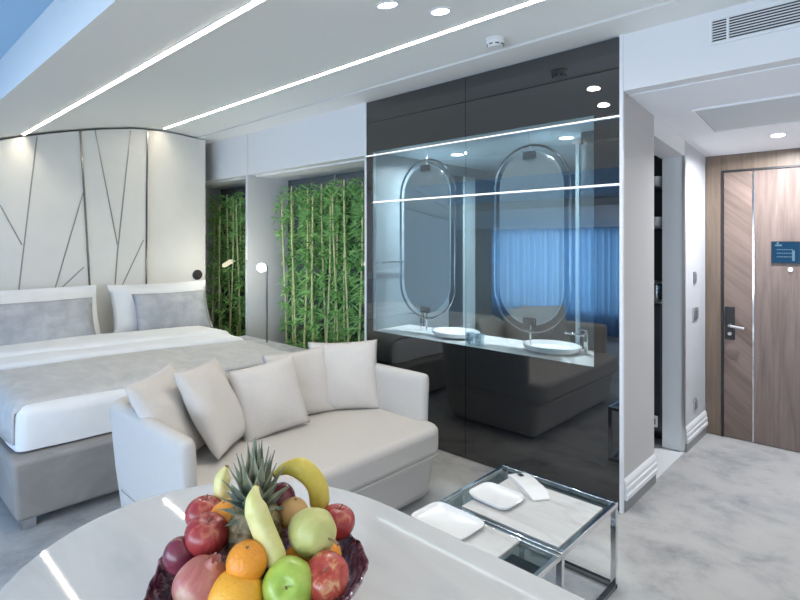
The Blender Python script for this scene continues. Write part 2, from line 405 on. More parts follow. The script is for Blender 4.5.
# ------------------------------------------------------------------ glass partition
gp = thing('glass_partition', W(2.17, VG, 0), 'glossy black glass wall with a clear bathroom window set in it, mirroring the sofa', 'glass wall')
HOLE = (1.29, 3.135, .780, 2.23)
def pane_set(u0, u1):
    h0, h1, z0, z1 = max(HOLE[0], u0), min(HOLE[1], u1), HOLE[2], HOLE[3]
    mb = MB()
    mb.box(u0, u1, VG, VG + .012, .005, z0); mb.box(u0, u1, VG, VG + .012, z1, 2.64)
    if h0 > u0: mb.box(u0, h0, VG, VG + .012, z0, z1)
    if h1 < u1: mb.box(h1, u1, VG, VG + .012, z0, z1)
    mb.build('black_border', M['blackglass'], gp)
    mb = MB(); mb.box(h0, h1, VG, VG + .012, z0, z1); mb.build('clear_pane', M['clear'], gp)
pane_set(1.143, 2.198); pane_set(2.201, 3.194)
mb = MB(); mb.box(1.124, 1.142, VG - .008, VG + .014, 0, 2.645); mb.build('edge_trim', M['trimwhite'], gp)
mb = MB(); mb.box(3.195, 3.213, VG - .008, VG + .014, 0, 2.645); mb.build('edge_trim', M['trimwhite'], gp)
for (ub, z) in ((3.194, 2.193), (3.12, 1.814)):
    mb = MB(); mb.box(1.143, ub, VG - .003, VG - .0002, z, z + .013); mb.build('reflection_line', M['reflpaint'], gp)  # glowing bars on the glass stand in for mirrored light strips
    mb = MB(); mb.box(1.143, ub, VG - .022, VG - .0002, z - .002, z - .0002); mb.build('edge_baffle', M['steel'], gp)  # added lip shields the tabletop from the glowing bar above

# ------------------------------------------------------------------ bathroom behind the glass
mb = MB(); mb.box(1.3, 3.2, VG + .02, 5.7, 2.25, 2.33); struct('ceiling_bathroom', mb, M['bathblue'])
mb = MB(); mb.box(3.2, 3.214, VG + .02, 5.7, 0, 2.25); struct('wall_bathroom_left', mb, M['bathleft'])
mb = MB(); mb.box(1.3, 3.2, 5.6, 5.7, 0, 2.25); struct('wall_bathroom_back', mb, M['bathdark'])
mb = MB(); mb.box(1.585, 1.60, 3.51, 5.6, 0, 2.25); mb.box(1.292, 1.60, 3.50, 3.51, 0, 2.25); struct('wall_bathroom_right', mb, M['bathdark'])
mb = MB(); mb.box(3.185, 3.199, 4.47, 5.6, 0.0, 2.15); struct('trim_6', mb, M['batholive'])
mb = MB(); mb.box(3.185, 3.199, 4.08, 4.29, 0.0, 2.15); struct('trim_7', mb, M['bathdark'])
mb = MB(); mb.box(3.165, 3.199, 4.29, 4.47, 0.0, 2.15); struct('trim_8', mb, M['bathpale'])
mb = MB(); mb.box(1.292, 1.296, VG + .015, VG + .04, .78, 2.23); mb.box(3.128, 3.132, VG + .015, VG + .04, .78, 2.23)
struct('trim_9', mb, M['bathpale'])

def stadium(cu, v, cz, hw, hh, n=14):
    pts = []
    r = hw
    for i in range(n + 1):
        a = PI * i / n
        pts.append((cu + r * math.cos(a), cz + hh - r + r * math.sin(a)))
    for i in range(n + 1):
        a = PI + PI * i / n
        pts.append((cu + r * math.cos(a), cz - hh + r + r * math.sin(a)))
    return [W(u, v, z) for u, z in pts]
def vanity_mirror(cu, label):
    t = thing('vanity_mirror', W(cu, 3.25, .89), label, 'mirror', 'hanging bathroom mirrors')
    cz = 1.525
    mb = MB(); mb.tube(stadium(cu, 3.25, cz, .285, .635), .009, 8, ring=True); mb.build('frame', M['midchrome'], t)
    mb = MB(); mb.prism(stadium(cu, 3.245, cz, .232, .582), Vector((0, .02, 0))); mb.build('mirror_panel', M['mirrorback'], t)
    mb = MB(); mb.tube(stadium(cu, 3.25, cz, .238, .588), .006, 6, ring=True); mb.build('panel_rim', M['bathpale'], t)
    for s in (1, -1):
        mb = MB(); z = cz + s * .565
        mb.box(cu - .045, cu + .045, 3.225, 3.244, z - .025, z + .025); mb.build('bracket', M['bathdark'], t)
    mb = MB(); mb.tube([W(cu, 3.25, 2.25), W(cu, 3.25, cz + .58)], .006, 8); mb.build('hanging_rod', M['steel'], t)
    mb = MB(); mb.tube([W(cu, 3.25, .785), W(cu, 3.25, cz - .58)], .006, 8); mb.build('support_rod', M['chrome'], t)
    return t
vanity_mirror(2.774, 'chrome framed pill shaped mirror behind the glass, nearer the bamboo niche')
vanity_mirror(1.845, 'chrome framed pill shaped mirror behind the glass, nearer the corridor pier')

vc = thing('vanity_counter', W(2.2, 3.25, 0), 'white vanity worktop behind the glass carrying two basins', 'counter')
mb = MB(); mb.box(1.31, 3.18, VG + .045, 3.49, .735, .772); mb.build('worktop', M['porcelain'], vc, bevel=.004)
mb = MB(); mb.box(1.33, 3.16, VG + .07, 3.47, 0, .734); mb.build('cabinet', M['bathdark'], vc)
def basin(cu, label):
    t = thing('wash_basin', W(cu, 3.27, .773), label, 'basin', 'vanity basins')
    n = 32; rings = []
    for r, z in ((.62, 0), (.9, .012), (1.0, .045), (.97, .047), (.85, .02), (.2, .006), (.02, .006)):
        rings.append([W(cu + .2 * r * math.cos(2 * PI * q / n), 3.27 + .16 * r * math.sin(2 * PI * q / n), .773 + z) for q in range(n)])
    mb = MB(); mb.loops(rings); mb.build('bowl', M['porcelain'], t)
    mb = MB(); mb.lathe([(.02, 0), (.02, .004), (.012, .005)], W(cu, 3.27, .7795), 16); mb.build('drain', M['chrome'], t)
basin(2.50, 'oval white basin on the vanity behind the glass, left one next to the tumblers')
basin(1.70, 'oval white basin on the vanity behind the glass, right one nearer the pier')
def faucet(cu, label):
    t = thing('faucet', W(cu, 3.34, .773), label, 'faucet', 'basin faucets')
    mb = MB(); mb.box(cu - .014, cu + .014, 3.326, 3.354, .774, .905); mb.build('body', M['chrome'], t, bevel=.004)
    mb = MB(); mb.bar(W(cu, 3.34, .892), W(cu + .13, 3.30, .905), .02, .014); mb.build('spout', M['chrome'], t, bevel=.003)
    mb = MB(); mb.bar(W(cu, 3.34, .907), W(cu - .0, 3.34, .93), .018, .018); mb.bar(W(cu, 3.34, .926), W(cu + .05, 3.33, .934), .012, .008); mb.build('lever', M['chrome'], t)
faucet(2.90, 'chrome basin mixer on the vanity behind the glass, at the niche end')
faucet(1.49, 'chrome basin mixer on the vanity behind the glass, at the corridor end')
for k, u in enumerate((2.24, 2.16)):
    mb = MB(); mb.lathe([(.028, 0), (.032, .002), (.036, .085), (.033, .085), (.029, .008), (0, .006)], W(u, 3.10, .773), 20)
    tag(mb.build('tumbler', M['tumbler']), ('clear tumbler behind the glass, beside the left basin' if k == 0 else 'clear tumbler behind the glass, the one nearer the middle of the vanity'), 'glass', 'vanity tumblers')
vl = thing('mirror_fill_light', W(2.2, 3.02, 2.243), 'added hidden fill strip lighting the vanity mirrors behind the black glass', 'light')  # unseen strip added to brighten the mirror fronts
mb = MB(); mb.box(1.35, 3.1, 3.010, 3.032, 2.2455, 2.2495); mb.build('channel', M['trimwhite'], vl)
mb = MB(); mb.box(1.36, 3.09, 3.012, 3.030, 2.2425, 2.2455); mb.build('diffuser', M['fillglow'], vl)
ss = thing('shower_post', W(1.6, 3.45, .773), 'thin pale vertical post behind the glass beside the right hanging mirror', 'post')
mb = MB(); mb.box(1.588, 1.612, 3.44, 3.46, .775, 2.16); mb.build('post', M['bathpale'], ss)
mb = MB(); mb.box(1.57, 1.63, 3.43, 3.47, 2.16, 2.2); mb.build('cap', M['steel'], ss)
tr = thing('towel_rail', W(3.19, 3.35, 1.3), 'thin chrome towel rail on the pale bathroom wall behind the glass', 'rail')
mb = MB(); mb.tube([W(3.15, 3.05, 1.33), W(3.15, 3.75, 1.33)], .009, 8); mb.build('rail', M['chrome'], tr)
for v in (3.08, 3.72):
    mb = MB(); mb.tube([W(3.15, v, 1.33), W(3.199, v, 1.33)], .007, 8); mb.build('mount', M['chrome'], tr)

def downlight(u, v, z, label, group, r=.045, power=None, mt='lamp', ringm='trimwhite', col=(1, .97, .93), tilt=0, nm='downlight'):
    t = thing(nm, W(u, v, z), label, 'light', group)
    q = Matrix.Rotation(tilt, 4, 'X')
    def put(mb, name, m):
        for w in mb.bm.verts: w.co = W(u, v, z) + q @ (w.co - W(u, v, z))
        return mb.build(name, m, t)
    mb = MB(); n = 28; c = W(u, v, z)
    ro, ri = r + .012, r
    mb.loops([[c + Vector((a * math.cos(2 * PI * k / n), a * math.sin(2 * PI * k / n), h)) for k in range(n)] for a, h in ((ro, .004), (ro, -.004), (ri, -.006), (ri, .004))], True, False)
    put(mb, 'ring', M[ringm])
    mb = MB(); mb.lathe([(r, .002), (r, -.003), (r * .6, -.004)], c, n); put(mb, 'diffuser', M[mt])
    if power:
        ld = bpy.data.lights.new(nm + '_beam', 'AREA'); ld.shape = 'DISK'; ld.size = r * 2; ld.energy = power; ld.color = col; ld.spread = math.radians(165)
        lo = bpy.data.objects.new(nm + '_beam', ld); COL.objects.link(lo); lo.parent = t; lo.location = (0, 0, -.012)
    return t
downlight(2.77, 3.65, 2.25, 'round bathroom downlight seen through the glass above the left mirror', 'bathroom downlights', .05, 24, col=(.92, .97, 1))
downlight(1.757, 3.60, 2.25, 'round bathroom downlight seen through the glass above the right mirror', 'bathroom downlights', .05, 24, col=(.92, .97, 1))

# ------------------------------------------------------------------ ceiling fittings
cz_at = lambda v: next(za + (zb - za) * (v - a) / (b - a) for (a, za), (b, zb) in zip(PROF, PROF[1:]) if a <= v <= b)
def led(v, label):
    t = thing('light_strip', W(2.2, v, cz_at(v)), label, 'light', 'recessed ceiling light strips')
    s = (cz_at(v + .02) - cz_at(v - .02)) / .04
    hw = .0068
    mb = MB(); mb.hexa([W(-2.2, v - hw, cz_at(v) - hw * s - .003), W(UH - .04, v - hw, cz_at(v) - hw * s - .003), W(UH - .04, v + hw, cz_at(v) + hw * s - .003), W(-2.2, v + hw, cz_at(v) + hw * s - .003)],
                        [W(-2.2, v - hw, cz_at(v) - hw * s + .01), W(UH - .04, v - hw, cz_at(v) - hw * s + .01), W(UH - .04, v + hw, cz_at(v) + hw * s + .01), W(-2.2, v + hw, cz_at(v) + hw * s + .01)])
    mb.build('diffuser', M['led'], t)
    for sgn in (-1, 1):
        a = v + sgn * (hw + .004); z = cz_at(v) + sgn * (hw + .004) * s
        mb = MB(); mb.box(-2.2, UH - .04, a - .003, a + .003, z - (.004 if sgn < 0 else .0115 + .026 * max(0, s)), z + .006); mb.build('edge_baffle', M['trimwhite'], t)  # glass-side lip made deeper to block the strip's mirror image
led(1.12, 'long white light strip in the ceiling running to the middle of the headboard')
led(2.34, 'long white light strip in the ceiling running past the glass wall to the headboard side')
downlight(1.685, 2.08, cz_at(2.08), 'round recessed downlight in the ceiling nearer the black glass wall', 'ceiling downlights', .045, 4, tilt=math.atan(.12))
downlight(1.74, 1.76, cz_at(1.76), 'round recessed downlight at the top edge of the photo, farther from the glass wall', 'ceiling downlights', .045, 4, tilt=math.atan(.2))
sd = thing('smoke_detector', W(1.70, 2.6, cz_at(2.6)), 'round white smoke detector on the ceiling beside the light strip', 'detector')
c = W(1.70, 2.6, cz_at(2.6))
mb = MB(); mb.lathe([(.055, 0), (.058, -.012), (.05, -.016)], c, 28); mb.build('base', M['plastic'], sd)
mb = MB(); mb.lathe([(.052, -.016), (.05, -.035), (.038, -.052), (.0, -.056)], c, 28); mb.build('dome', M['plastic'], sd)
for k in range(8):
    a = PI * 2 * k / 8
    mb = MB(); p = c + Vector((.0465 * math.cos(a), .0465 * math.sin(a), -.04)); q = Vector((-math.sin(a), math.cos(a), 0)) * .011
    mb.bar(p - q, p + q, .004, .005); mb.build('vent_slot', M['black'], sd)

# ventilation grille on the fascia
ag = thing('air_grille', W(.25, VG, 2.48), 'white slatted air conditioning grille high above the corridor mouth', 'grille')
mb = MB(); mb.box(-.22, .686, VG - .002, VG - .0005, 2.488, 2.592); mb.build('duct_opening', M['duct'], ag)
for k in range(9):
    z = 2.487 + .0132 * k
    mb = MB(); mb.hexa([W(-.22, VG - .010, z - .003), W(.688, VG - .010, z - .003), W(.688, VG - .002, z + .001), W(-.22, VG - .002, z + .001)],
                       [W(-.22, VG - .010, z + .002), W(.688, VG - .010, z + .002), W(.688, VG - .002, z + .006), W(-.22, VG - .002, z + .006)])
    mb.build('slat', M['trimwhite'], ag)
mb = MB(); mb.box(.615, .625, VG - .012, VG - .002, 2.482, 2.600); mb.build('divider', M['trimwhite'], ag)
mb = MB(); mb.box(-.235, .70, VG - .012, VG - .001, 2.596, 2.606); mb.box(-.235, .70, VG - .012, VG - .001, 2.474, 2.483); mb.box(.688, .70, VG - .012, VG - .001, 2.483, 2.596); mb.build('rim', M['trimwhite'], ag)

# corridor ceiling fittings
ah = thing('access_hatch', W(.45, 3.76, zc(3.76)), 'pale grey access hatch panel in the corridor ceiling', 'hatch')
mb = MB()
q = lambda u, v, d: W(u, v, zc(v) - d)
mb.hexa([q(0, 3.52, .006), q(.9, 3.52, .006), q(.9, 4.0, .006), q(0, 4.0, .006)], [q(0, 3.52, -.002), q(.9, 3.52, -.002), q(.9, 4.0, -.002), q(0, 4.0, -.002)])
mb.build('panel', M['hatch'], ah)
mb = MB(); mb.bar(q(.91, 3.51, .004), q(.91, 4.01, .004), .014, .012); mb.bar(q(0, 3.51, .004), q(.91, 3.51, .004), .014, .012); mb.bar(q(0, 4.01, .004), q(.91, 4.01, .004), .014, .012)
mb.build('frame', M['trimwhite'], ah)
downlight(.60, 4.28, zc(4.28) - .001, 'round recessed downlight in the corridor ceiling in front of the door', 'corridor downlights', .04, 18, col=(.93, .96, 1), tilt=-math.atan(.1))

# ------------------------------------------------------------------ entrance door
VD = 4.70
dr = thing('door_1', W(.55, VD, 0), None, None); dr['kind'] = 'structure'
mb = MB(); mb.box(1.02, 1.128, VD, VD + .12, 0, 2.17); mb.box(-.06, .06, VD, VD + .12, 0, 2.17); mb.box(.06, 1.02, VD, VD + .12, 2.035, 2.17)
mb.box(-.26, -.06, VD + .02, VD + .12, 0, 2.17)
mb.build('door_frame', M['frame_wood'], dr, bevel=.004)
mb = MB(); mb.box(1.006, 1.02, VD - .006, VD + .05, 0, 2.05); mb.box(.06, 1.006, VD - .006, VD + .05, 2.036, 2.05); mb.build('door_stop', M['black'], dr)
mb = MB(); mb.box(.817, 1.004, VD + .005, VD + .05, .006, 2.034); mb.build('door_leaf', M['wood_diag'], dr)
mb = MB(); mb.box(.062, .807, VD + .005, VD + .05, .006, 2.034); mb.build('door_leaf', M['wood'], dr)
mb = MB(); mb.box(.807, .817, VD + .001, VD + .05, .006, 2.034); mb.build('metal_inlay', M['chrome'], dr)
mb = MB(); mb.box(.93, .995, VD - .004, VD + .005, .755, 1.005); dh = mb.build('lock_plate', M['black'], dr, bevel=.004)
mb = MB(); mb.tube([W(.958, VD - .004, .865), W(.958, VD - .05, .865), W(.95, VD - .058, .865), W(.86, VD - .058, .855)], .010, 10); mb.build('door_handle', M['steel'], dh)
mb = MB(); mb.tube([W(.962, VD - .005, .80), W(.962, VD - .018, .80)], .013, 14); mb.build('lock_knob', M['steel'], dh)
mb = MB(); c = W(.585, VD, 1.302)
mb.tube([c + Vector((0, .004, 0)), c + Vector((0, -.006, 0))], .014, 16); mb.build('peephole', M['chrome'], dr)
es = thing('door_sign', W(.55, VD, 1.34), 'small dark blue notice plate with white print on the wooden entrance door', 'sign')
mb = MB(); mb.box(.42, .70, VD - .005, VD + .004, 1.345, 1.505); mb.build('board', M['black'], es)
mb = MB(); mb.box(.533, .694, VD - .007, VD - .005, 1.35, 1.50); mb.build('picture', M['screen'], es)
for (u, z, w, h) in ((.655, 1.470, .04, .012), (.66, 1.485, .012, .014), (.5675, 1.365, .015, .075)):
    mb = MB(); mb.box(u - w / 2, u + w / 2, VD - .0085, VD - .007, z, z + h); mb.build('print_mark', M['screenink'], es)
for r in range(3):
    for k in range(7):
        u = .665 - k * .014; z = 1.442 - r * .026
        mb = MB(); mb.box(u - .010, u, VD - .0085, VD - .007, z, z + .006); mb.build('print_mark', M['screenink'], es)
# wall switches
def wallplate(name, v0, v1, z0, z1, label, cat, kind):
    t = thing(name, W(UE, (v0 + v1) / 2, z0), label, cat)
    mb = MB(); mb.box(UE - .010, UE, v0, v1, z0, z1); mb.build('plate', M['steel'] if kind != 'k' else M['socket'], t, bevel=.003)
    n = {'s': 2, 'k': 1, 'o': 1}[kind]
    for i in range(n):
        a = v0 + (v1 - v0) * (i + .14) / n; b = v0 + (v1 - v0) * (i + .86) / n
        mb = MB(); mb.box(UE - .015, UE - .009, a, b, z0 + .15 * (z1 - z0), z1 - .15 * (z1 - z0)); mb.build('rocker' if kind == 's' else 'insert', M['socket'], t, bevel=.002)
wallplate('card_switch', 4.36, 4.41, 1.19, 1.28, 'small grey card switch, topmost on the corridor wall by the door', 'switch', 'k')
wallplate('light_switch', 4.34, 4.46, .92, 1.01, 'metal double light switch on the corridor wall by the door', 'switch', 's')
wallplate('wall_socket', 4.37, 4.43, .245, .335, 'metal wall socket low on the corridor wall by the door', 'socket', 'o')

# ------------------------------------------------------------------ headboard
def H(x, y):
    k = (x - 400) / FPX; Z = UH / (AZ + AX * k); return (Z * (AZ * k - AX), EYE + (242 - y) / FPX * Z)
hb = thing('headboard', W(UH, 1.2, 0), 'tall cream padded headboard wall with slanted dark inlay lines', 'headboard')
vc_ = H(147, 200)[0]
def hpanel(v0, v1, du, name, m):
    n = 24; vs = [v0 + (v1 - v0) * i / n for i in range(n + 1)]
    top = [(v, cz_at(min(v, 2.73)) - .02) for v in vs]
    mb = MB(); mb.prism([W(UH + du, v, z) for v, z in top] + [W(UH + du, v1, 0), W(UH + du, v0, 0)], Vector((-.12, 0, 0)))
    return mb.build(name, m, hb, ang=20)
hpanel(-1.2, vc_, 0, 'panel', M['headboard'])
hpanel(vc_ + .012, 2.83, .03, 'side_panel', M['headboard'])
for seg in ([(37, 136.5), (19.3, 285), (15, 320)], [(0, 205), (22, 245)], [(83, 193), (56, 285), (50, 306)], [(84, 267), (64.6, 285), (50, 300)],
            [(95, 130.5), (117.5, 245)], [(130.6, 130.5), (117.7, 250), (115, 285), (113, 310)], [(143.5, 240), (122.4, 285), (117, 297)]):
    mb = MB(); pts = [H(*p) for p in seg]
    for a, b in zip(pts, pts[1:]): mb.bar(W(UH - .001, a[0], a[1]), W(UH - .001, b[0], b[1]), .006, .010)
    mb.build('inlay_line', M['inlay'], hb)
for seg in ([(80, 131), (84, 191.5), (89.5, 285), (90.3, 299)], [(147.5, 132), (146.5, 190), (146, 300)]):
    mb = MB(); pts = [H(*p) for p in seg]
    for a, b in zip(pts, pts[1:]): mb.bar(W(UH - .004, a[0], a[1]), W(UH - .004, b[0], b[1]), .012, .015)
    mb.build('chrome_line', M['darkchrome'], hb)
rl = thing('reading_light', W(UH, 2.74, 1.14), 'round black switch lamp on the right edge of the cream headboard', 'switch')
c = W(UH + .03, 2.735, 1.14)
for r, d0, d1, nm, m in ((.055, .0, .014, 'disc', 'black'), (.034, .014, .03, 'knob', 'black')):
    mb = MB(); mb.tube([c + Vector((d0, 0, 0)), c + Vector((d1, 0, 0))], r, 24); mb.build(nm, M[m], rl, bevel=.003)

# bedside lamps
fl_ = thing('floor_lamp', W(4.465, 2.86, 0), 'slim dark reading lamp with a bright bulb standing between bed and bamboo niche', 'lamp')
mb = MB(); mb.lathe([(.09, 0), (.09, .012), (.02, .016)], W(4.465, 2.86, 0), 24); mb.build('base', M['darkchrome'], fl_)
mb = MB(); mb.tube([W(4.465, 2.86, .016), W(4.465, 2.86, 1.27)], .009, 10); mb.build('pole', M['darkchrome'], fl_)
mb = MB(); mb.tube([W(4.465, 2.86, 1.262), W(4.51, 2.85, 1.262)], .006, 8); mb.build('arm', M['darkchrome'], fl_)
mb = MB(); mb.lathe([(0, -.042), (.026, -.035), (.042, -.010), (.042, .013), (.026, .035), (0, .042)], W(4.545, 2.85, 1.25), 20); mb.build('bulb', M['bulb'], fl_)
ld = bpy.data.lights.new('bulb_glow', 'POINT'); ld.energy = 8; ld.shadow_soft_size = .035; ld.color = (1, .97, .92)
lo = bpy.data.objects.new('bulb_glow', ld); COL.objects.link(lo); lo.parent = fl_; lo.location = (-.08, -.05, 1.25)
bl = thing('bar_lamp', W(5.22, 2.86, 0), 'pale yellow glowing bar lamp on a slim stem in front of the left bamboo', 'lamp')
mb = MB(); mb.bar(W(5.33, 2.88, 1.245), W(5.10, 2.84, 1.30), .035, .035); mb.build('lamp_head', M['barlamp'], bl)
ld = bpy.data.lights.new('bar_glow', 'POINT'); ld.energy = 2; ld.shadow_soft_size = .04; ld.color = (1, .95, .8)
lo = bpy.data.objects.new('bar_glow', ld); COL.objects.link(lo); lo.parent = bl; lo.location = (-.02, -.10, 1.30)
mb = MB(); mb.tube([W(5.10, 2.84, 1.30), W(5.03, 2.845, 1.30), W(5.03, 2.985, 1.30)], .006, 8); mb.build('arm', M['chrome'], bl)

# ------------------------------------------------------------------ bamboo
def leaf(mb, p, d, l, w):
    d = d.normalized(); s = d.cross(Vector((random.uniform(-.4, .4), random.uniform(-1, 1), random.uniform(-.6, .6)))).normalized() * w / 2
    n = d.cross(s).normalized() * w * .18
    a = p; b = p + d * l * .35; e = p + d * l - Vector((0, 0, l * .12))
    cl = lambda q_: Vector((max(-.18, min(.18, q_.x)), max(-.23, min(.19, q_.y)), max(.02, q_.z)))
    v = [mb.bm.verts.new(cl(q_)) for q_ in (a, b + s + n, b - n * .4, b - s + n, e)]
    mb.bm.faces.new((v[0], v[1], v[2])); mb.bm.faces.new((v[0], v[2], v[3])); mb.bm.faces.new((v[1], v[4], v[2])); mb.bm.faces.new((v[2], v[4], v[3]))
def bamboo(k, hgt):
    rnd = random.Random(k)
    root = thing('bamboo_plant', (0, 0, 0), 'x', 'plant', 'artificial bamboo stems in the wall niche')
    pts, rad = [], []
    lean = rnd.uniform(-.05, .05); ph = rnd.uniform(0, 6)
    f = lambda z: Vector((lean * z + .012 * math.sin(z * 2.4 + ph), .02 * math.sin(z * 1.7 + ph) * .5, z))
    z = 0
    while z < hgt:
        pts += [f(z), f(z + .008), f(z + .016), f(z + .024)]; rad += [.0088, .0112, .0112, .0088]; z += rnd.uniform(.15, .2)
    pts.append(f(hgt)); rad.append(.006)
    mb = MB(); mb.tube(pts, rad, 8); mb.build('cane', M['cane'], root)
    mb = MB()
    for i in range(54):
        zz = hgt * (1 - rnd.random() ** 1.15 * .97); c = f(min(zz, hgt))
        a = rnd.uniform(0, 2 * PI); out = Vector((math.cos(a), math.sin(a) * .55, rnd.uniform(-.1, .6)))
        c2 = c + out * rnd.uniform(.02, .13)
        c2.y = max(-.14, min(.16, c2.y + .045))
        for j in range(rnd.randint(5, 8)):
            b = a + rnd.uniform(-1.1, 1.1)
            leaf(mb, c2 + Vector((rnd.uniform(-.03, .03), rnd.uniform(-.02, .02), rnd.uniform(-.04, .04))), Vector((math.cos(b), math.sin(b) * .6, rnd.uniform(-.9, .75))), rnd.uniform(.08, .14), rnd.uniform(.015, .023))
    mb.build('foliage', M['leaf'], root, smooth=False)
    return root
protos = [bamboo(3 + k, 1.96 + .03 * k) for k in range(5)]
spots = [(3.415 + i * .083, 3.27 + (.05 if i % 2 else 0) + random.uniform(-.01, .01)) for i in range(17)] + [(5.24 + i * .107, 3.26 + (.05 if i % 2 else 0)) for i in range(12)]
for i, (u, v) in enumerate(spots):
    o = protos[i] if i < 5 else copy_tree(protos[i % 5])
    o.location = W(u, v, 0)
    right = i < 17
    if right:
        n = i + 1
        ordn = ['first', 'second', 'third', 'fourth', 'fifth', 'sixth', 'seventh', 'eighth', 'ninth', 'tenth', 'eleventh', 'twelfth', 'thirteenth', 'fourteenth', 'fifteenth', 'sixteenth', 'seventeenth'][i]
        o['label'] = f'tall leafy bamboo stem in the wide niche, {ordn} counted from the black glass'
        o['group'] = 'bamboo stems in the wide niche'
    else:
        ordn = ['first', 'second', 'third', 'fourth', 'fifth', 'sixth', 'seventh', 'eighth', 'ninth', 'tenth', 'eleventh', 'twelfth'][i - 17]
        o['label'] = f'tall leafy bamboo stem in the narrow niche by the headboard, {ordn} from the grey partition'
        o['group'] = 'bamboo stems in the narrow niche'

# ------------------------------------------------------------------ soft goods helper
def cushion(name, c, n, w, h, t, m, roll=0, label='', cat='cushion', group=None, flange=0, pinch=.06, seed=0, parent=None):
    n = Vector((-n[0], n[1], n[2])).normalized()
    up = (Vector((0, 0, 1)) - n * n.z).normalized(); rt = up.cross(n)
    R_ = Matrix((rt, up, n)).transposed().to_4x4()
    Mx = Matrix.Translation(c) @ R_ @ Matrix.Rotation(roll, 4, 'Z')
    K = 22; mb = MB(); grid = {}
    for side in (1, -1):
        for i in range(K + 1):
            for j in range(K + 1):
                a = -1 + 2 * i / K; b = -1 + 2 * j / K
                a = math.copysign(abs(a) ** .8, a); b = math.copysign(abs(b) ** .8, b)
                x = a * w / 2 * (1 - pinch * (1 - b * b)); y = b * h / 2 * (1 - pinch * (1 - a * a))
                fa, fb = a / (1 - flange), b / (1 - flange * w / h)
                e = max(0, (1 - fa * fa)) * max(0, (1 - fb * fb))
                z = t / 2 * e ** .42
                nn = noise.noise(Vector((x * 9, y * 9, seed * 3.7 + side))) * .012 * min(1, e * 3) + noise.noise(Vector((x * 24, y * 24, seed))) * .003 * (1 if e > .01 else 0)
                z = max(.004 if flange else 0.0, z + nn)
                if max(abs(a), abs(b)) > .9999: z = 0
                grid[side, i, j] = mb.bm.verts.new((x, y, side * z))
        for i in range(K):
            for j in range(K):
                q = [grid[side, i, j], grid[side, i + 1, j], grid[side, i + 1, j + 1], grid[side, i, j + 1]]
                mb.bm.faces.new(q if side > 0 else q[::-1])
    o = mb.build(name, m, origin=(0, 0, 0), weld=True, ang=120)
    o.matrix_world = Mx
    tag(o, label, cat, group)
    # seam piping round the edge
    return o

# ------------------------------------------------------------------ bed
bed = thing('bed', W(4.5, 1.56, 0), 'large double bed with taupe upholstered base in front of the cream headboard', 'bed')
mb = MB()
B0 = [W(3.31, .64, .05), W(5.58, .64, .05), W(5.58, 2.46, .05), W(3.31, 2.46, .05)]
B1 = [W(3.27, .61, .38), W(5.58, .61, .38), W(5.58, 2.50, .38), W(3.27, 2.50, .38)]
mb.hexa(B0, B1); mb.build('base', M['bedbase'], bed, bevel=.025, seg=3)
for (u, v) in ((3.36, .7), (3.36, 2.4), (5.5, .7), (5.5, 2.4)):
    mb = MB(); mb.box(u - .03, u + .03, v - .03, v + .03, 0, .05); mb.build('leg', M['steel'], bed)
# mattress with duvet: rounded slab, grid based for soft edges
def slab(name, u0, u1, v0, v1, z0, z1, m, parent, r=.07, wob=.006, seed=0, nu=40, nv=36):
    mb = MB()
    def prof(t, a0, a1):            # t 0..1 along
        return a0 + (a1 - a0) * t
    rings = []
    K = 5
    levels = [(0, z0)] + [(0, z0 + (z1 - r - z0) * .5)] + [(r * (1 - math.cos(PI / 2 * i / K)), z1 - r + r * math.sin(PI / 2 * i / K)) for i in range(K + 1)]
    def outline(ins):
        P = []
        a0, a1, b0, b1 = u0 + ins, u1 - ins, v0 + ins, v1 - ins; rc = max(.012, r * .9 - ins * .8)
        for (cu, cv, s) in ((a1 - rc, b1 - rc, 0), (a0 + rc, b1 - rc, 1), (a0 + rc, b0 + rc, 2), (a1 - rc, b0 + rc, 3)):
            for i in range(7):
                a = PI / 2 * (s + i / 6); P.append((cu + rc * math.cos(a), cv + rc * math.sin(a)))
        # densify
        Q = []
        for p, q in zip(P, P[1:] + P[:1]):
            d = math.hypot(q[0] - p[0], q[1] - p[1]); k = max(1, int(d / .06))
            for i in range(k): Q.append((p[0] + (q[0] - p[0]) * i / k, p[1] + (q[1] - p[1]) * i / k))
        return Q
    base = outline(0); n = len(base); cu, cv = (u0 + u1) / 2, (v0 + v1) / 2
    for ins, z in levels:
        o_ = []
        for (u, v) in base:
            uu = cu + (u - cu) * (1 - ins / ((u1 - u0) / 2)); vv = cv + (v - cv) * (1 - ins / ((v1 - v0) / 2))
            w_ = noise.noise(Vector((uu * 5, vv * 5, z * 6 + seed))) * wob
            o_.append(W(uu + w_ * (1 if abs(u - cu) > .9 * (u1 - u0) / 2 else 0), vv + w_ * (1 if abs(v - cv) > .9 * (v1 - v0) / 2 else 0), z + w_ * .5))
        rings.append(o_)
    # top: shrink rings to the middle
    for f in (.93, .8, .6, .4, .2, .05):
        o_ = []
        for (u, v) in base:
            s1 = (1 - r / ((u1 - u0) / 2)) * f; s2 = (1 - r / ((v1 - v0) / 2)) * f
            uu = cu + (u - cu) * s1; vv = cv + (v - cv) * s2
            o_.append(W(uu, vv, z1 + noise.noise(Vector((uu * 4, vv * 4, seed))) * wob * 1.2 + .012 * (1 - f)))
        rings.append(o_)
    mb.loops(rings)
    return mb.build(name, m, parent, ang=60)
slab('mattress', 3.40, 5.57, .67, 2.47, .385, .60, M['linen'], bed, r=.05, wob=.006)
slab('duvet', 3.365, 5.2, .65, 2.495, .39, .622, M['linen'], bed, r=.06, wob=.012, seed=2)
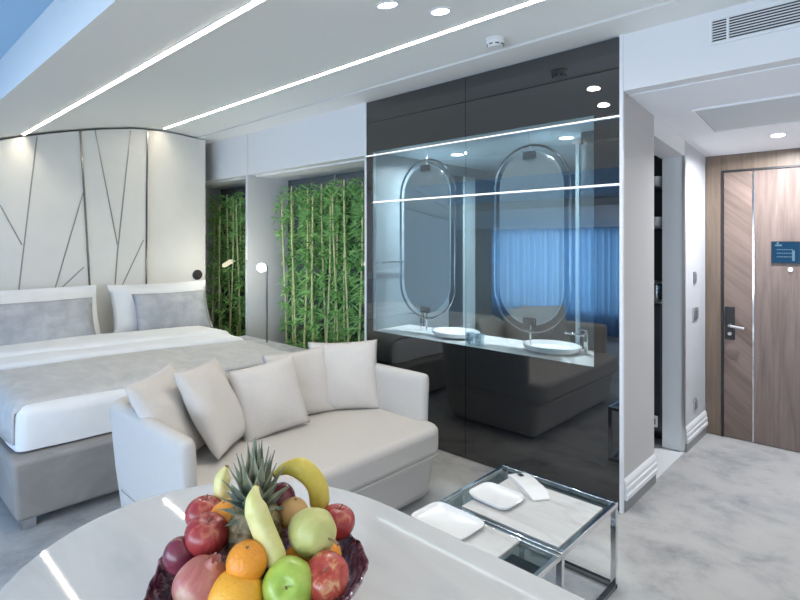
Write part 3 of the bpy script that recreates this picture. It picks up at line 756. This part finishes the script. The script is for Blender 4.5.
# runner across the foot end: draped shell
def drape(name, u0f, u1f, m, parent, zt, v0, v1, zhang0, zhang1, seed=0, th=.010):
    sect = [(v0 - .002, zhang0), (v0 - .004, zt - .12), (v0 - .002, zt - .05), (v0 + .02, zt - .012), (v0 + .07, zt)]
    sect += [(v0 + .07 + (v1 - v0 - .14) * i / 14, zt + .010 * math.sin(PI * i / 14)) for i in range(1, 14)]
    sect += [(v1 - .07, zt), (v1 - .02, zt - .012), (v1 + .010, zt - .05), (v1 + .018, zt - .12), (v1 + .016, zhang1)]
    NU = 30; rows = []
    for k in range(NU + 1):
        row = []
        for (v, z) in sect:
            u = u0f(v) + (u1f(v) - u0f(v)) * k / NU
            w_ = noise.noise(Vector((u * 4, v * 3, seed))) * .008 + noise.noise(Vector((u * 12, v * 5, seed + 4))) * .003
            tuck = .03 * max(0, 1 - min(k, NU - k) / 1.6) if z > zt - .02 else 0
            row.append((u, v + (w_ if z < zt - .03 else 0), z + w_ - tuck))
        rows.append(row)
    mb = MB()
    top = [[mb.bm.verts.new(W(*p)) for p in r] for r in rows]
    for a, b in zip(top, top[1:]):
        for i in range(len(sect) - 1): mb.bm.faces.new((a[i], a[i + 1], b[i + 1], b[i]))
    o = mb.build(name, m, parent, ang=60)
    md = o.modifiers.new('solid', 'SOLIDIFY'); md.thickness = th; md.offset = 1
    return o
rn = drape('bed_runner', lambda v: 3.42 - .055 * max(0, min(1, (v - 1.3) / .7)), lambda v: 4.45 - .12 * (v - .8), M['runner'], bed, .632, .65, 2.495, .42, .40, 1)
drape('duvet_fold', lambda v: 4.46 - .12 * (v - .8), lambda v: 4.9 - .14 * (v - .8), M['linen'], bed, .642, .652, 2.493, .47, .47, 5, .022)
drape('duvet_fold', lambda v: 4.74 - .14 * (v - .8), lambda v: 5.20 - .12 * (v - .8), M['linen'], bed, .662, .654, 2.491, .50, .50, 9, .028)

cushion('pillow', W(5.40, .93, .845), (-1, .0, .36), 1.50, .54, .19, M['linen'], 0, 'white flanged bed pillow at the left edge of the photo, behind the grey cushion', 'pillow', 'bed pillows', .05, .03, 1)
cushion('pillow', W(5.42, 2.265, .845), (-1, -.04, .36), .97, .52, .20, M['linen'], 0, 'white flanged bed pillow nearest the bamboo niche', 'pillow', 'bed pillows', .05, .05, 2)
cushion('velvet_cushion', W(5.22, .96, .805), (-1, 0, .42), 1.26, .43, .15, M['velvet'], 0, 'crushed grey velvet cushion at the left edge of the photo', 'cushion', 'grey velvet bed cushions', 0, .03, 3)
cushion('velvet_cushion', W(5.25, 2.295, .81), (-1, -.04, .42), .72, .42, .14, M['velvet'], 0, 'crushed grey velvet cushion on the pillow nearest the bamboo', 'cushion', 'grey velvet bed cushions', 0, .05, 4)

bn = thing('bedside_bench', W(4.2, 2.72, 0), 'low grey upholstered bench between the bed and the bamboo niche', 'bench')
mb = MB(); mb.box(3.75, 4.98, 2.56, 2.955, .06, .44); mb.build('base', M['bedbase'], bn, bevel=.02)
mb = MB(); mb.box(3.73, 5.0, 2.55, 2.96, .441, .53); mb.build('seat_pad', M['velvet'], bn, bevel=.03, seg=3)
mb = MB(); mb.box(3.8, 4.93, 2.6, 2.92, 0, .06); mb.build('plinth', M['darkchrome'], bn)

# ------------------------------------------------------------------ sofa
sf = thing('sofa', W(2.4, 1.68, 0), 'cream fabric two seater tub sofa standing at the foot of the bed', 'sofa')
def arc(cu, cv, r, a0, a1, n=8): return [(cu + r * math.cos(a0 + (a1 - a0) * i / n), cv + r * math.sin(a0 + (a1 - a0) * i / n)) for i in range(n + 1)]
VL, VR, UB, UF = .962, 2.40, 2.87, 2.045
path_la = [(UF, VL), (UF + .008, VL), (UF + .022, VL), (UF + .04, VL), (UF + .25, VL), (UB - .08, VL)]
path_b = arc(UB - .08, VL + .08, .08, -PI / 2, 0) + [(UB, 1.5), (UB, 1.9)] + arc(UB - .08, VR - .08, .08, 0, PI / 2)
path_ra = [(UB - .08, VR), (UF + .25, VR), (UF + .04, VR), (UF + .022, VR), (UF + .008, VR), (UF, VR)]
full = path_la + path_b[1:-1] + path_ra
ENDS = {0: .3, .008: .68, .022: .9}
SEC = [(-.02, .08), (.020, .40), (.044, .66), (.042, .69), (.032, .708), (.012, .716), (-.006, .716), (-.024, .708), (-.034, .69), (-.038, .66), (-.05, .40), (-.06, .08)]
def shell(path, name):
    rings = []
    for (u, v) in path:
        i = min(range(len(full)), key=lambda k: (full[k][0] - u) ** 2 + (full[k][1] - v) ** 2)
        p = full[max(i - 1, 0)]; q = full[min(i + 1, len(full) - 1)]
        tu, tv = q[0] - p[0], q[1] - p[1]; l = math.hypot(tu, tv); nu_, nv_ = tv / l, -tu / l
        f = next((k for d, k in ENDS.items() if abs(u - UF - d) < 1e-6), 1.0)
        rings.append([W(u + nu_ * s * f, v + nv_ * s * f, z - (1 - f) * .02 * (z > .6)) for s, z in SEC])
    mb = MB(); mb.loops(rings); return mb.build(name, M['sofa'], sf, ang=50, bevel=.0)
oa = shell(path_la, 'arm'); ob = shell(path_b, 'backrest'); oc = shell(path_ra, 'arm')
mb = MB()
mb.hexa([W(2.0, 1.0, .012), W(2.81, 1.0, .012), W(2.81, 2.385, .012), W(2.0, 2.385, .012)], [W(1.965, .95, .30), W(2.83, .95, .30), W(2.83, 2.41, .30), W(1.965, 2.41, .30)])
mb.build('base', M['sofa'], sf, bevel=.06, seg=5)
def rc(pts, rr):
    out = []
    n = len(pts)
    for i in range(n):
        p0, p1, p2 = Vector(pts[i - 1]), Vector(pts[i]), Vector(pts[(i + 1) % n]); r = rr[i]
        a = p1 + (p0 - p1).normalized() * r; b = p1 + (p2 - p1).normalized() * r
        for k in range(7):
            t = k / 6; out.append(tuple(a * (1 - t) ** 2 + p1 * 2 * t * (1 - t) + b * t * t))
    return out
ol = rc([(1.912, .95), (2.79, .95), (2.79, 2.415), (1.912, 2.415)], [.13, .05, .05, .13])
mb = MB(); mb.prism([W(u, v, .29) for u, v in ol], Vector((0, 0, .16)))
mb.build('seat_cushion', M['sofa'], sf, bevel=.06, seg=6)
mb = MB(); mb.tube([W(u + (2.3 - u) * .004, v,   .296) for u, v in ol], .0025, 6, ring=True); mb.build('piping', M['sofa'], sf)
for (u, v) in ((2.1, 1.1), (2.1, 2.28), (2.72, 1.1), (2.72, 2.28)):
    mb = MB(); mb.lathe([(.02, 0), (.025, .012)], W(u, v, 0), 14); mb.build('leg', M['black'], sf)

cs = M['cushion']
g = 'cream scatter cushions on the sofa'
cushion('scatter_cushion', W(2.585, 1.125, .66), (-.68, .62, .52), .46, .46, .14, cs, 0, 'cream scatter cushion leaning on the left arm of the sofa', 'cushion', g, seed=11)
cushion('scatter_cushion', W(2.57, 1.345, .665), (-.70, .60, .52), .46, .46, .15, cs, math.radians(-3), 'cream scatter cushion on the sofa, second from its left arm', 'cushion', g, seed=12)
cushion('scatter_cushion', W(2.56, 1.66, .635), (-.95, -.12, .36), .40, .40, .15, cs, math.radians(6), 'cream scatter cushion in the middle of the sofa row', 'cushion', g, seed=13)
cushion('scatter_cushion', W(2.68, 1.945, .635), (-.95, -.25, .30), .41, .41, .14, cs, math.radians(3), 'cream scatter cushion on the sofa tucked behind the middle one', 'cushion', g, seed=14)
cushion('scatter_cushion', W(2.59, 2.225, .65), (-.75, -.6, .3), .45, .44, .15, cs, math.radians(1), 'cream scatter cushion against the right arm of the sofa', 'cushion', g, seed=15)

# ------------------------------------------------------------------ coffee tables
def coffee(u0, u1, v0, v1, zt, label, slab_uv, glass_uv, grp, legs):
    t = thing('coffee_table', W((u0 + u1) / 2, (v0 + v1) / 2, 0), label, 'table', grp)
    w = .018
    mb = MB()
    mb.box(u0, u1, v0, v0 + w, zt - .022, zt); mb.box(u0, u1, v1 - w, v1, zt - .022, zt)
    mb.box(u0, u0 + w, v0 + w, v1 - w, zt - .022, zt); mb.box(u1 - w, u1, v0 + w, v1 - w, zt - .022, zt)
    mb.build('top_frame', M['chrome'], t, bevel=.002)
    mb = MB(); a, b, c_, d = glass_uv; mb.box(a, b, c_, d, zt - .016, zt - .008); mb.build('glass_top', M['tableglass'], t)
    mb = MB(); a, b, c_, d = slab_uv; mb.box(a, b, c_, d, zt - .0075, zt + .003); mb.build('marble_slab', M['marble2'], t, bevel=.002)
    for (u, v) in legs:
        mb = MB(); mb.box(u - .011, u + .011, v - .011, v + .011, .02, zt - .023); mb.build('leg', M['chrome'], t)
    us = sorted({u for u, v in legs}); vs = sorted({v for u, v in legs})
    mb = MB()
    mb.box(us[0] - .011, us[-1] + .011, vs[-1] - .011, vs[-1] + .011, 0, .02); mb.box(us[0] - .011, us[-1] + .011, vs[0] - .011, vs[0] + .011, 0, .02)
    mb.box(us[0] - .011, us[0] + .011, vs[0], vs[-1], 0, .0199); mb.box(us[-1] - .011, us[-1] + .011, vs[0], vs[-1], 0, .0199)
    mb.build('floor_bar', M['darkchrome'], t)
    return t
gcf = 'chrome and glass coffee tables'
coffee(.90, 1.475, 1.81, 2.336, .37, 'chrome framed coffee table with glass rim and marble slab, beside the black glass wall', (.925, 1.37, 1.835, 2.235), (.922, 1.453, 1.832, 2.314), gcf, [(.912, 2.322), (1.463, 2.322), (.912, 1.822), (1.463, 1.822)])
t2 = coffee(.90, 1.475, 1.27, 1.806, .368, 'second chrome framed coffee table tucked under the edge of the round dining table', (1.055, 1.45, 1.295, 1.782), (.922, 1.453, 1.292, 1.784), gcf, [(1.04, 1.78), (1.463, 1.78), (1.04, 1.285), (1.463, 1.285)])
# tray, packet on the upper table; tray on the lower one
def tray(c, ang, w, h, label, z):
    t = thing('serving_tray', W(c[0], c[1], z), label, 'tray', 'white porcelain trays on the coffee tables')
    ca, sa = math.cos(ang), math.sin(ang)
    def outl(s, dz):
        P = rc([(-w / 2, -h / 2), (w / 2, -h / 2), (w / 2, h / 2), (-w / 2, h / 2)], [.05] * 4)
        return [W(c[0] + (x * ca - y * sa) * s, c[1] + (x * sa + y * ca) * s, z + dz) for x, y in P]
    mb = MB(); mb.loops([outl(.86, 0), outl(.94, .006), outl(1.0, .018), outl(.985, .020), outl(.93, .013), outl(.80, .010), outl(.1, .010)]); mb.build('dish', M['porcelain'], t, ang=60)
    mb = MB(); mb.loops([outl(.995, .0185), outl(1.005, .0205), outl(.99, .0215), outl(.98, .0195)], True, False); mb.build('rim', M['porcelain'], t)
    return t
tray((1.297, 1.99), .05, .215, .165, 'white rounded tray on the coffee table next to the black glass wall', .3735)
mb = MB(); mb.box(.925, 1.04, 1.30, 1.70, .354, .3595); mb.build('dark_panel', M['blackglass'], t2)
tray((1.325, 1.68), .03, .265, .19, 'white rounded tray on the coffee table beside the dining table', .3715)
pk = thing('folded_packet', W(1.262, 2.195, .373), 'white folded paper packet with a small dark slot lying beside the tray', 'packet')
PO = Vector((1.262, 2.195))
def pkq(a, b, z): # along (dir) a, across b
    d = Vector((-.82, -.57)); e_ = Vector((-.57, .82)); o_ = PO + d * a + e_ * b
    return W(o_.x, o_.y, z)
mb = MB()
rings = []
for i in range(9):
    a = -.11 + .22 * i / 8; h_ = .012 + .014 * math.sin(PI * i / 8) + (.008 if i > 5 else 0)
    rings.append([pkq(a, -.05, .3736), pkq(a, .05, .3736), pkq(a, .048, .3736 + h_ * .8), pkq(a, 0, .3736 + h_), pkq(a, -.048, .3736 + h_ * .8)])
mb.loops(rings); mb.build('paper', M['porcelain'], pk, ang=40)
mb = MB(); mb.hexa([pkq(-.085, -.012, .393), pkq(-.085, .006, .393), pkq(-.05, .006, .397), pkq(-.05, -.012, .397)], [pkq(-.085, -.012, .396), pkq(-.085, .006, .396), pkq(-.05, .006, .402), pkq(-.05, -.012, .402)]); mb.build('slot', M['black'], pk)
mb = MB(); mb.hexa([pkq(.10, -.05, .374), pkq(.10, .05, .374), pkq(.15, .035, .374), pkq(.145, -.04, .374)], [pkq(.10, -.05, .398), pkq(.10, .05, .396), pkq(.15, .035, .384), pkq(.145, -.04, .38)]); mb.build('flap', M['porcelain'], pk, bevel=.003)

# ------------------------------------------------------------------ dining table
dt = thing('dining_table', W(.5, .607, 0), 'pale polished marble dining table with a rounded end in the foreground', 'table')
ol = []
for i in range(41):
    a = -PI / 2 + PI * i / 40; ol.append((1.055 + .56 * math.cos(a), .607 + .478 * math.sin(a)))
ol += [(.3, 1.086), (-.5, 1.086), (-.5, .129), (.3, .129)]
mb = MB(); mb.prism([W(u, v, .72) for u, v in ol], Vector((0, 0, .03))); mb.build('tabletop', M['marble'], dt, bevel=.006)
for u in (.9, -.1):
    mb = MB(); mb.lathe([(.24, 0), (.24, .02), (.07, .05), (.05, .3), (.06, .66), (.16, .70), (.16, .719)], W(u, .607, 0), 32); mb.build('pedestal', M['steel'], dt)

# ------------------------------------------------------------------ fruit bowl
bc = F(261, 573, 1.06); bc.z = .7502
RB = .208
bw = thing('fruit_bowl', bc, 'dark purple rippled glass bowl full of fruit on the marble table', 'bowl')
mb = MB(); n = 72
rip = lambda a: 1 + .022 * math.sin(a * 9) + .012 * math.sin(a * 23 + 1)
prof = [(.07, 0), (.10, .002), (.135, .018), (.175, .048), (.196, .078), (RB, .10), (RB - .006, .102), (.189, .078), (.168, .052), (.13, .026), (.09, .012), (.01, .010)]
rings = [[bc + Vector((r * (rip(2 * PI * q / n) if r > .12 else 1) * math.cos(2 * PI * q / n), r * (rip(2 * PI * q / n) if r > .12 else 1) * math.sin(2 * PI * q / n), z + (.008 * math.sin(2 * PI * q / n * 7) if z > .07 else 0))) for q in range(n)] for r, z in prof]
mb.loops(rings); mb.build('bowl_body', M['bowl'], bw, ang=60)
mb = MB(); mb.tube([bc + Vector(((RB - .003) * rip(2 * PI * q / n) * math.cos(2 * PI * q / n), (RB - .003) * rip(2 * PI * q / n) * math.sin(2 * PI * q / n), .102 + .008 * math.sin(2 * PI * q / n * 7))) for q in range(n)], .003, 6, ring=True)
mb.build('rim', M['bowl'], bw)

def fr(name, prof, m, p, rot, label, cat, n=32, mod=None, stem=None, scar=None, extra=None):
    mb = MB(); mb.lathe(prof, n=n, mod=mod); o = mb.build(name, m, origin=(0, 0, 0), ang=80)
    o.location = p; o.rotation_euler = rot; tag(o, label, cat, 'fruit in the bowl')
    if stem:
        mb = MB(); mb.tube(stem[0], stem[1], 8); mb.build('stem', M['stem'], o)
    if scar:
        mb = MB(); mb.lathe([(scar[0], scar[1]), (scar[0] * .7, scar[1] + .0012), (0, scar[1] + .001)], n=12); mb.build('stem_scar', M['stem'], o)
    return o
def apple_prof(r, el=1.0):
    P = []
    for i in range(25):
        a = -PI / 2 + PI * i / 24
        x = r * math.cos(a) * (1 + .06 * math.sin(a)); z = r * .9 * el * math.sin(a)
        z -= .22 * r * math.exp(-(x / (r * .28)) ** 2) * (1 if a > 0 else -.6)
        P.append((x, z))
    return P
def apple(x, y, Z, d, rot, m, label):
    r = d / 2
    return fr('apple', apple_prof(r), M[m], F(x, y, Z), rot, label, 'apple', stem=([Vector((0, 0, r * .62)), Vector((.002, 0, r * .85)), Vector((.005, .002, r * 1.0))], [.0016, .0015, .002]),
              mod=lambda a, z: 1 + .018 * math.cos(5 * a))
def sphere_prof(r, sq=.95): return [(r * math.cos(a), r * sq * math.sin(a)) for a in [-PI / 2 + PI * i / 24 for i in range(25)]]
def orange(x, y, Z, d, rot, m, label): return fr('orange', sphere_prof(d / 2), M[m], F(x, y, Z), rot, label, 'orange', scar=(.004, d / 2 * .95 - .0008))
def plum(x, y, Z, d, rot, label): return fr('plum', sphere_prof(d / 2, 1.12), M['plum'], F(x, y, Z), rot, label, 'plum', n=40, mod=lambda a, z: 1 - .09 * math.exp(-((a - PI) / .18) ** 2), scar=(.0035, d / 2 * 1.12 - .0008))

# camera side in world axes: towards camera ~ (+.686,-.727)
fwd = Vector((-AZ, -AX, 0))
def tilt_to(d):             # rotation taking +Z to direction d
    return Vector((0, 0, 1)).rotation_difference(Vector(d).normalized()).to_euler()
rgt = Vector((-AX, AZ, 0))
def dirn(r, u, f): return rgt * r + Vector((0, 0, u)) - fwd * f       # right, up, towards the camera
apple(326, 577, 1.0, .087, tilt_to(dirn(-.05, .75, .65)), 'redapple2', 'shiny speckled red apple at the right front of the fruit bowl')
apple(289, 586, .98, .096, tilt_to(dirn(0, .5, .85)), 'greenapple', 'bright green apple at the front of the fruit bowl')
apple(207, 535, 1.08, .088, tilt_to(dirn(.15, 1, .2)), 'redapple', 'dark red apple highest on the left side of the fruit bowl')
apple(205, 514, 1.17, .084, tilt_to(dirn(0, 1, -.1)), 'redapple', 'dark red apple at the back left of the bowl, half hidden by another')
apple(337, 522, 1.17, .080, tilt_to(dirn(.2, 1, -.1)), 'redapple', 'red apple at the back right of the bowl behind the pear')
plum(181, 556, 1.06, .066, tilt_to(dirn(-.4, 1, .2)), 'dark purple plum at the left rim of the fruit bowl')
plum(280, 500, 1.17, .066, tilt_to(dirn(.3, 1, 0)), 'dark purple plum behind the pineapple on its right side')
orange(247, 562, .995, .076, tilt_to(dirn(.1, .9, .3)), 'orange', 'small round orange in the middle below the pale banana')
orange(236, 600, .97, .106, tilt_to(dirn(0, .2, 1)), 'bigorange', 'large yellow orange at the front of the fruit bowl')
orange(228, 519, 1.13, .080, tilt_to(dirn(-.2, 1, .1)), 'orange', 'orange at the back beside the pineapple, behind the dark red apple')
orange(322, 556, 1.09, .080, tilt_to(dirn(.3, 1, .1)), 'orange', 'orange hidden between the pear and the speckled red apple')
orange(300, 564, 1.06, .076, tilt_to(dirn(.1, 1, .1)), 'orange', 'orange peeping out behind the green apple')
fr('peach', sphere_prof(.033, .95), M['peach'], F(293, 513, 1.14), tilt_to(dirn(.2, 1, .1)), 'small peach tucked between pineapple and pear', 'peach', n=36, mod=lambda a, z: 1 - .07 * math.exp(-((a - PI) / .2) ** 2), scar=(.003, .0312))
# pomegranate
r = .052
pg = fr('pomegranate', [(x_, z_) for x_, z_ in sphere_prof(r, .94)], M['pom'], F(202, 586, .99), tilt_to(dirn(.42, .85, .1)), 'pinkish red pomegranate with a crown at the left front of the bowl', 'pomegranate', mod=lambda a, z: 1 + .02 * math.cos(6 * a))
mb = MB(); n = 24
rings = []
for rr, zz in ((.016, r * .86), (.010, r * .99), (.009, r * 1.08), (.011, r * 1.2), (.009, r * 1.19), (.006, r * 1.08), (.002, r * 1.0)):
    rings.append([Vector((rr * math.cos(2 * PI * q / n), rr * math.sin(2 * PI * q / n), zz + (.003 * (1 if (q // 2) % 2 else -1) if zz > r * 1.15 else 0))) for q in range(n)])
mb.loops(rings); mb.build('crown', M['pom'], pg)
# pear lying on its side, stem to the right
pp = []
for i in range(31):
    t = i / 30; z = -.046 + .105 * t
    rr = .0465 * math.sqrt(max(0, 1 - (2 * t / 1.28 - 1) ** 2)) if t < .64 else None
    if rr is None: rr = .0465 - (t - .64) / .36 * .021 - (.022 * max(0, (t - .86) / .14) ** 2)
    pp.append((max(rr, .0005), z))
fr('pear', pp, M['pear'], F(309, 531, 1.07), tilt_to(dirn(.72, .1, .62)), 'pale green pear lying on top with its stem pointing right', 'pear', stem=([Vector((0, 0, .057)), Vector((.001, 0, .072)), Vector((.004, 0, .086))], [.0018, .0019, .0034]), mod=lambda a, z: 1 + .015 * math.cos(3 * a + 1))
# bananas
PENT = [1 + .07 * math.cos(5 * 2 * PI * q / 15) for q in range(15)]
def spline(P, n):
    out = []
    for i in range(len(P) - 1):
        p0 = P[max(i - 1, 0)]; p1 = P[i]; p2 = P[i + 1]; p3 = P[min(i + 2, len(P) - 1)]
        for k in range(n):
            t = k / n
            out.append(.5 * ((2 * p1) + (p2 - p0) * t + (2 * p0 - 5 * p1 + 4 * p2 - p3) * t * t + (3 * p1 - p0 - 3 * p2 + p3) * t ** 3))
    return out + [P[-1]]
def banana(px, R_, m, label):
    P = spline([F(*p) for p in px], 8); k = len(P) - 1
    c0 = P[k // 2].copy()
    def rad(t): return R_ * min(1, .30 + 2.3 * max(0, t - .06), .42 + 3.2 * (1 - t)) if t > .08 else R_ * (.34 - .4 * t)
    mb = MB(); body = P[1:-1]; mb.tube(body, [rad((i + 1) / k) for i in range(len(body))], 15, sect=PENT)
    o = mb.build('banana', M[m], origin=c0, ang=80); tag(o, label, 'banana', 'fruit in the bowl')
    mb = MB(); a, b = P[0], P[1]; mb.tube([a - (b - a) * .6, b + (b - a) * .2], [R_ * .30, R_ * .31], 8); mb.build('stem', M['stem'], o)
    mb = MB(); a, b = P[-1], P[-2]; mb.tube([b, a], [R_ * .5, R_ * .28], 8); mb.build('tip', M['tip'], o)
banana([(256, 487, 1.06), (254, 501, 1.035), (260, 520, 1.03), (271, 547, 1.02), (284, 576, 1.01)], .0215, 'palebanana', 'pale yellow banana leaning upright in front of the pineapple')
banana([(274, 475, 1.17), (287, 468, 1.175), (302, 469, 1.18), (315, 483, 1.19), (319, 500, 1.19), (317, 520, 1.18)], .0225, 'banana', 'yellow banana arching above the pear at the back of the bowl')
banana([(227, 466, 1.21), (223, 476, 1.205), (222, 492, 1.2), (226, 512, 1.2)], .017, 'palebanana', 'pale banana upright at the back left behind the pineapple crown')
# pineapple
pb = F(255, 532, 1.11); zb0 = .80
pa = thing('pineapple', Vector((pb.x, pb.y, zb0)), 'small upright pineapple with leafy crown in the middle of the fruit bowl', 'pineapple')
mb = MB(); n = 64; rings = []
NZ = 44; Hh = .165; RR = .056
for i in range(NZ + 1):
    t = i / NZ; z = zb0 + Hh * t
    base = RR * (max(0.02, 1 - abs(2 * t - .92) ** 3.2 * .62)) ** .6
    ring_ = []
    for q in range(n):
        a = 2 * PI * q / n
        s = math.cos(8 * a + t * 21) * math.cos(8 * a - t * 21)
        rr = base + .0042 * max(-.3, s)
        ring_.append(Vector((pb.x + rr * math.cos(a), pb.y + rr * math.sin(a), z)))
    rings.append(ring_)
mb.loops(rings); mb.build('body', M['pineapple'], pa, ang=70)
mb = MB(); rnd = random.Random(5)
top = Vector((pb.x, pb.y, zb0 + Hh - .012))
def strap(mb, p, az, el, l, w, curl):
    d = Vector((math.cos(az) * math.cos(el), math.sin(az) * math.cos(el), math.sin(el))); s = Vector((-math.sin(az), math.cos(az), 0))
    prev = None; pos = p.copy()
    for i in range(7):
        t = i / 6; ww = w * (1 - t ** 1.6) * (.75 + .5 * math.sin(PI * min(1, t * 1.4))) + .0004
        nrm = s.cross(d).normalized()
        cur = [mb.bm.verts.new(pos + s * ww / 2 + nrm * ww * .22), mb.bm.verts.new(pos - nrm * .0005), mb.bm.verts.new(pos - s * ww / 2 + nrm * ww * .22)]
        if prev:
            mb.bm.faces.new((prev[0], prev[1], cur[1], cur[0])); mb.bm.faces.new((prev[1], prev[2], cur[2], cur[1]))
        prev = cur; pos = pos + d * l / 6
        e2 = math.asin(max(-1, min(1, d.z))) - curl
        d = Vector((math.cos(az) * math.cos(e2), math.sin(az) * math.cos(e2), math.sin(e2)))
for k in range(46):
    t = k / 45
    az = k * 2.39996; el = math.radians(-12 + 98 * t ** .8) ; l = .048 + .056 * t
    strap(mb, top + Vector((math.cos(az) * .014 * (1 - t), math.sin(az) * .022 * (1 - t), -.012 + .05 * t)), az, el, l, .031 - .008 * t, .05 * (1 - t) - .03)
o = mb.build('crown', M['pineleaf'], pa, smooth=False)
md = o.modifiers.new('solid', 'SOLIDIFY'); md.thickness = .0014

# ------------------------------------------------------------------ daylight and world
def area(name, loc, rot, sx, sy, e, col):
    ld = bpy.data.lights.new(name, 'AREA'); ld.shape = 'RECTANGLE'; ld.size = sx; ld.size_y = sy; ld.energy = e; ld.color = col
    o = bpy.data.objects.new(name, ld); COL.objects.link(o); o.location = loc; o.rotation_euler = rot; return o
area('daylight_window', W(1.95, -2.75, 1.15), (PI / 2, 0, 0), 7.2, 1.45, 205, (.78, .885, 1))
w = bpy.data.worlds.new('sky'); SC.world = w; w.use_nodes = True
bg = w.node_tree.nodes['Background']; bg.inputs['Color'].default_value = (.22, .42, .70, 1); bg.inputs['Strength'].default_value = .62

# ------------------------------------------------------------------ camera, view
cam = bpy.data.cameras.new('camera'); co = bpy.data.objects.new('camera', cam); COL.objects.link(co)
co.location = (0, 0, EYE); co.rotation_euler = (PI / 2, 0, math.atan2(AZ, -AX))
cam.sensor_width = 36; cam.lens = FPX / 800 * 36; cam.shift_y = -58 / 800; cam.clip_start = .02
SC.camera = co
SC.view_settings.view_transform = 'Standard'; SC.view_settings.look = 'None'; SC.view_settings.gamma = 1; SC.view_settings.use_curve_mapping = False
SC.view_settings.exposure = 0.5
SC.cycles.use_denoising = True
SC.cycles.max_bounces = 10; SC.cycles.diffuse_bounces = 5; SC.cycles.transparent_max_bounces = 12
SC.cycles.caustics_reflective = False; SC.cycles.caustics_refractive = False
SC.cycles.sample_clamp_indirect = 6
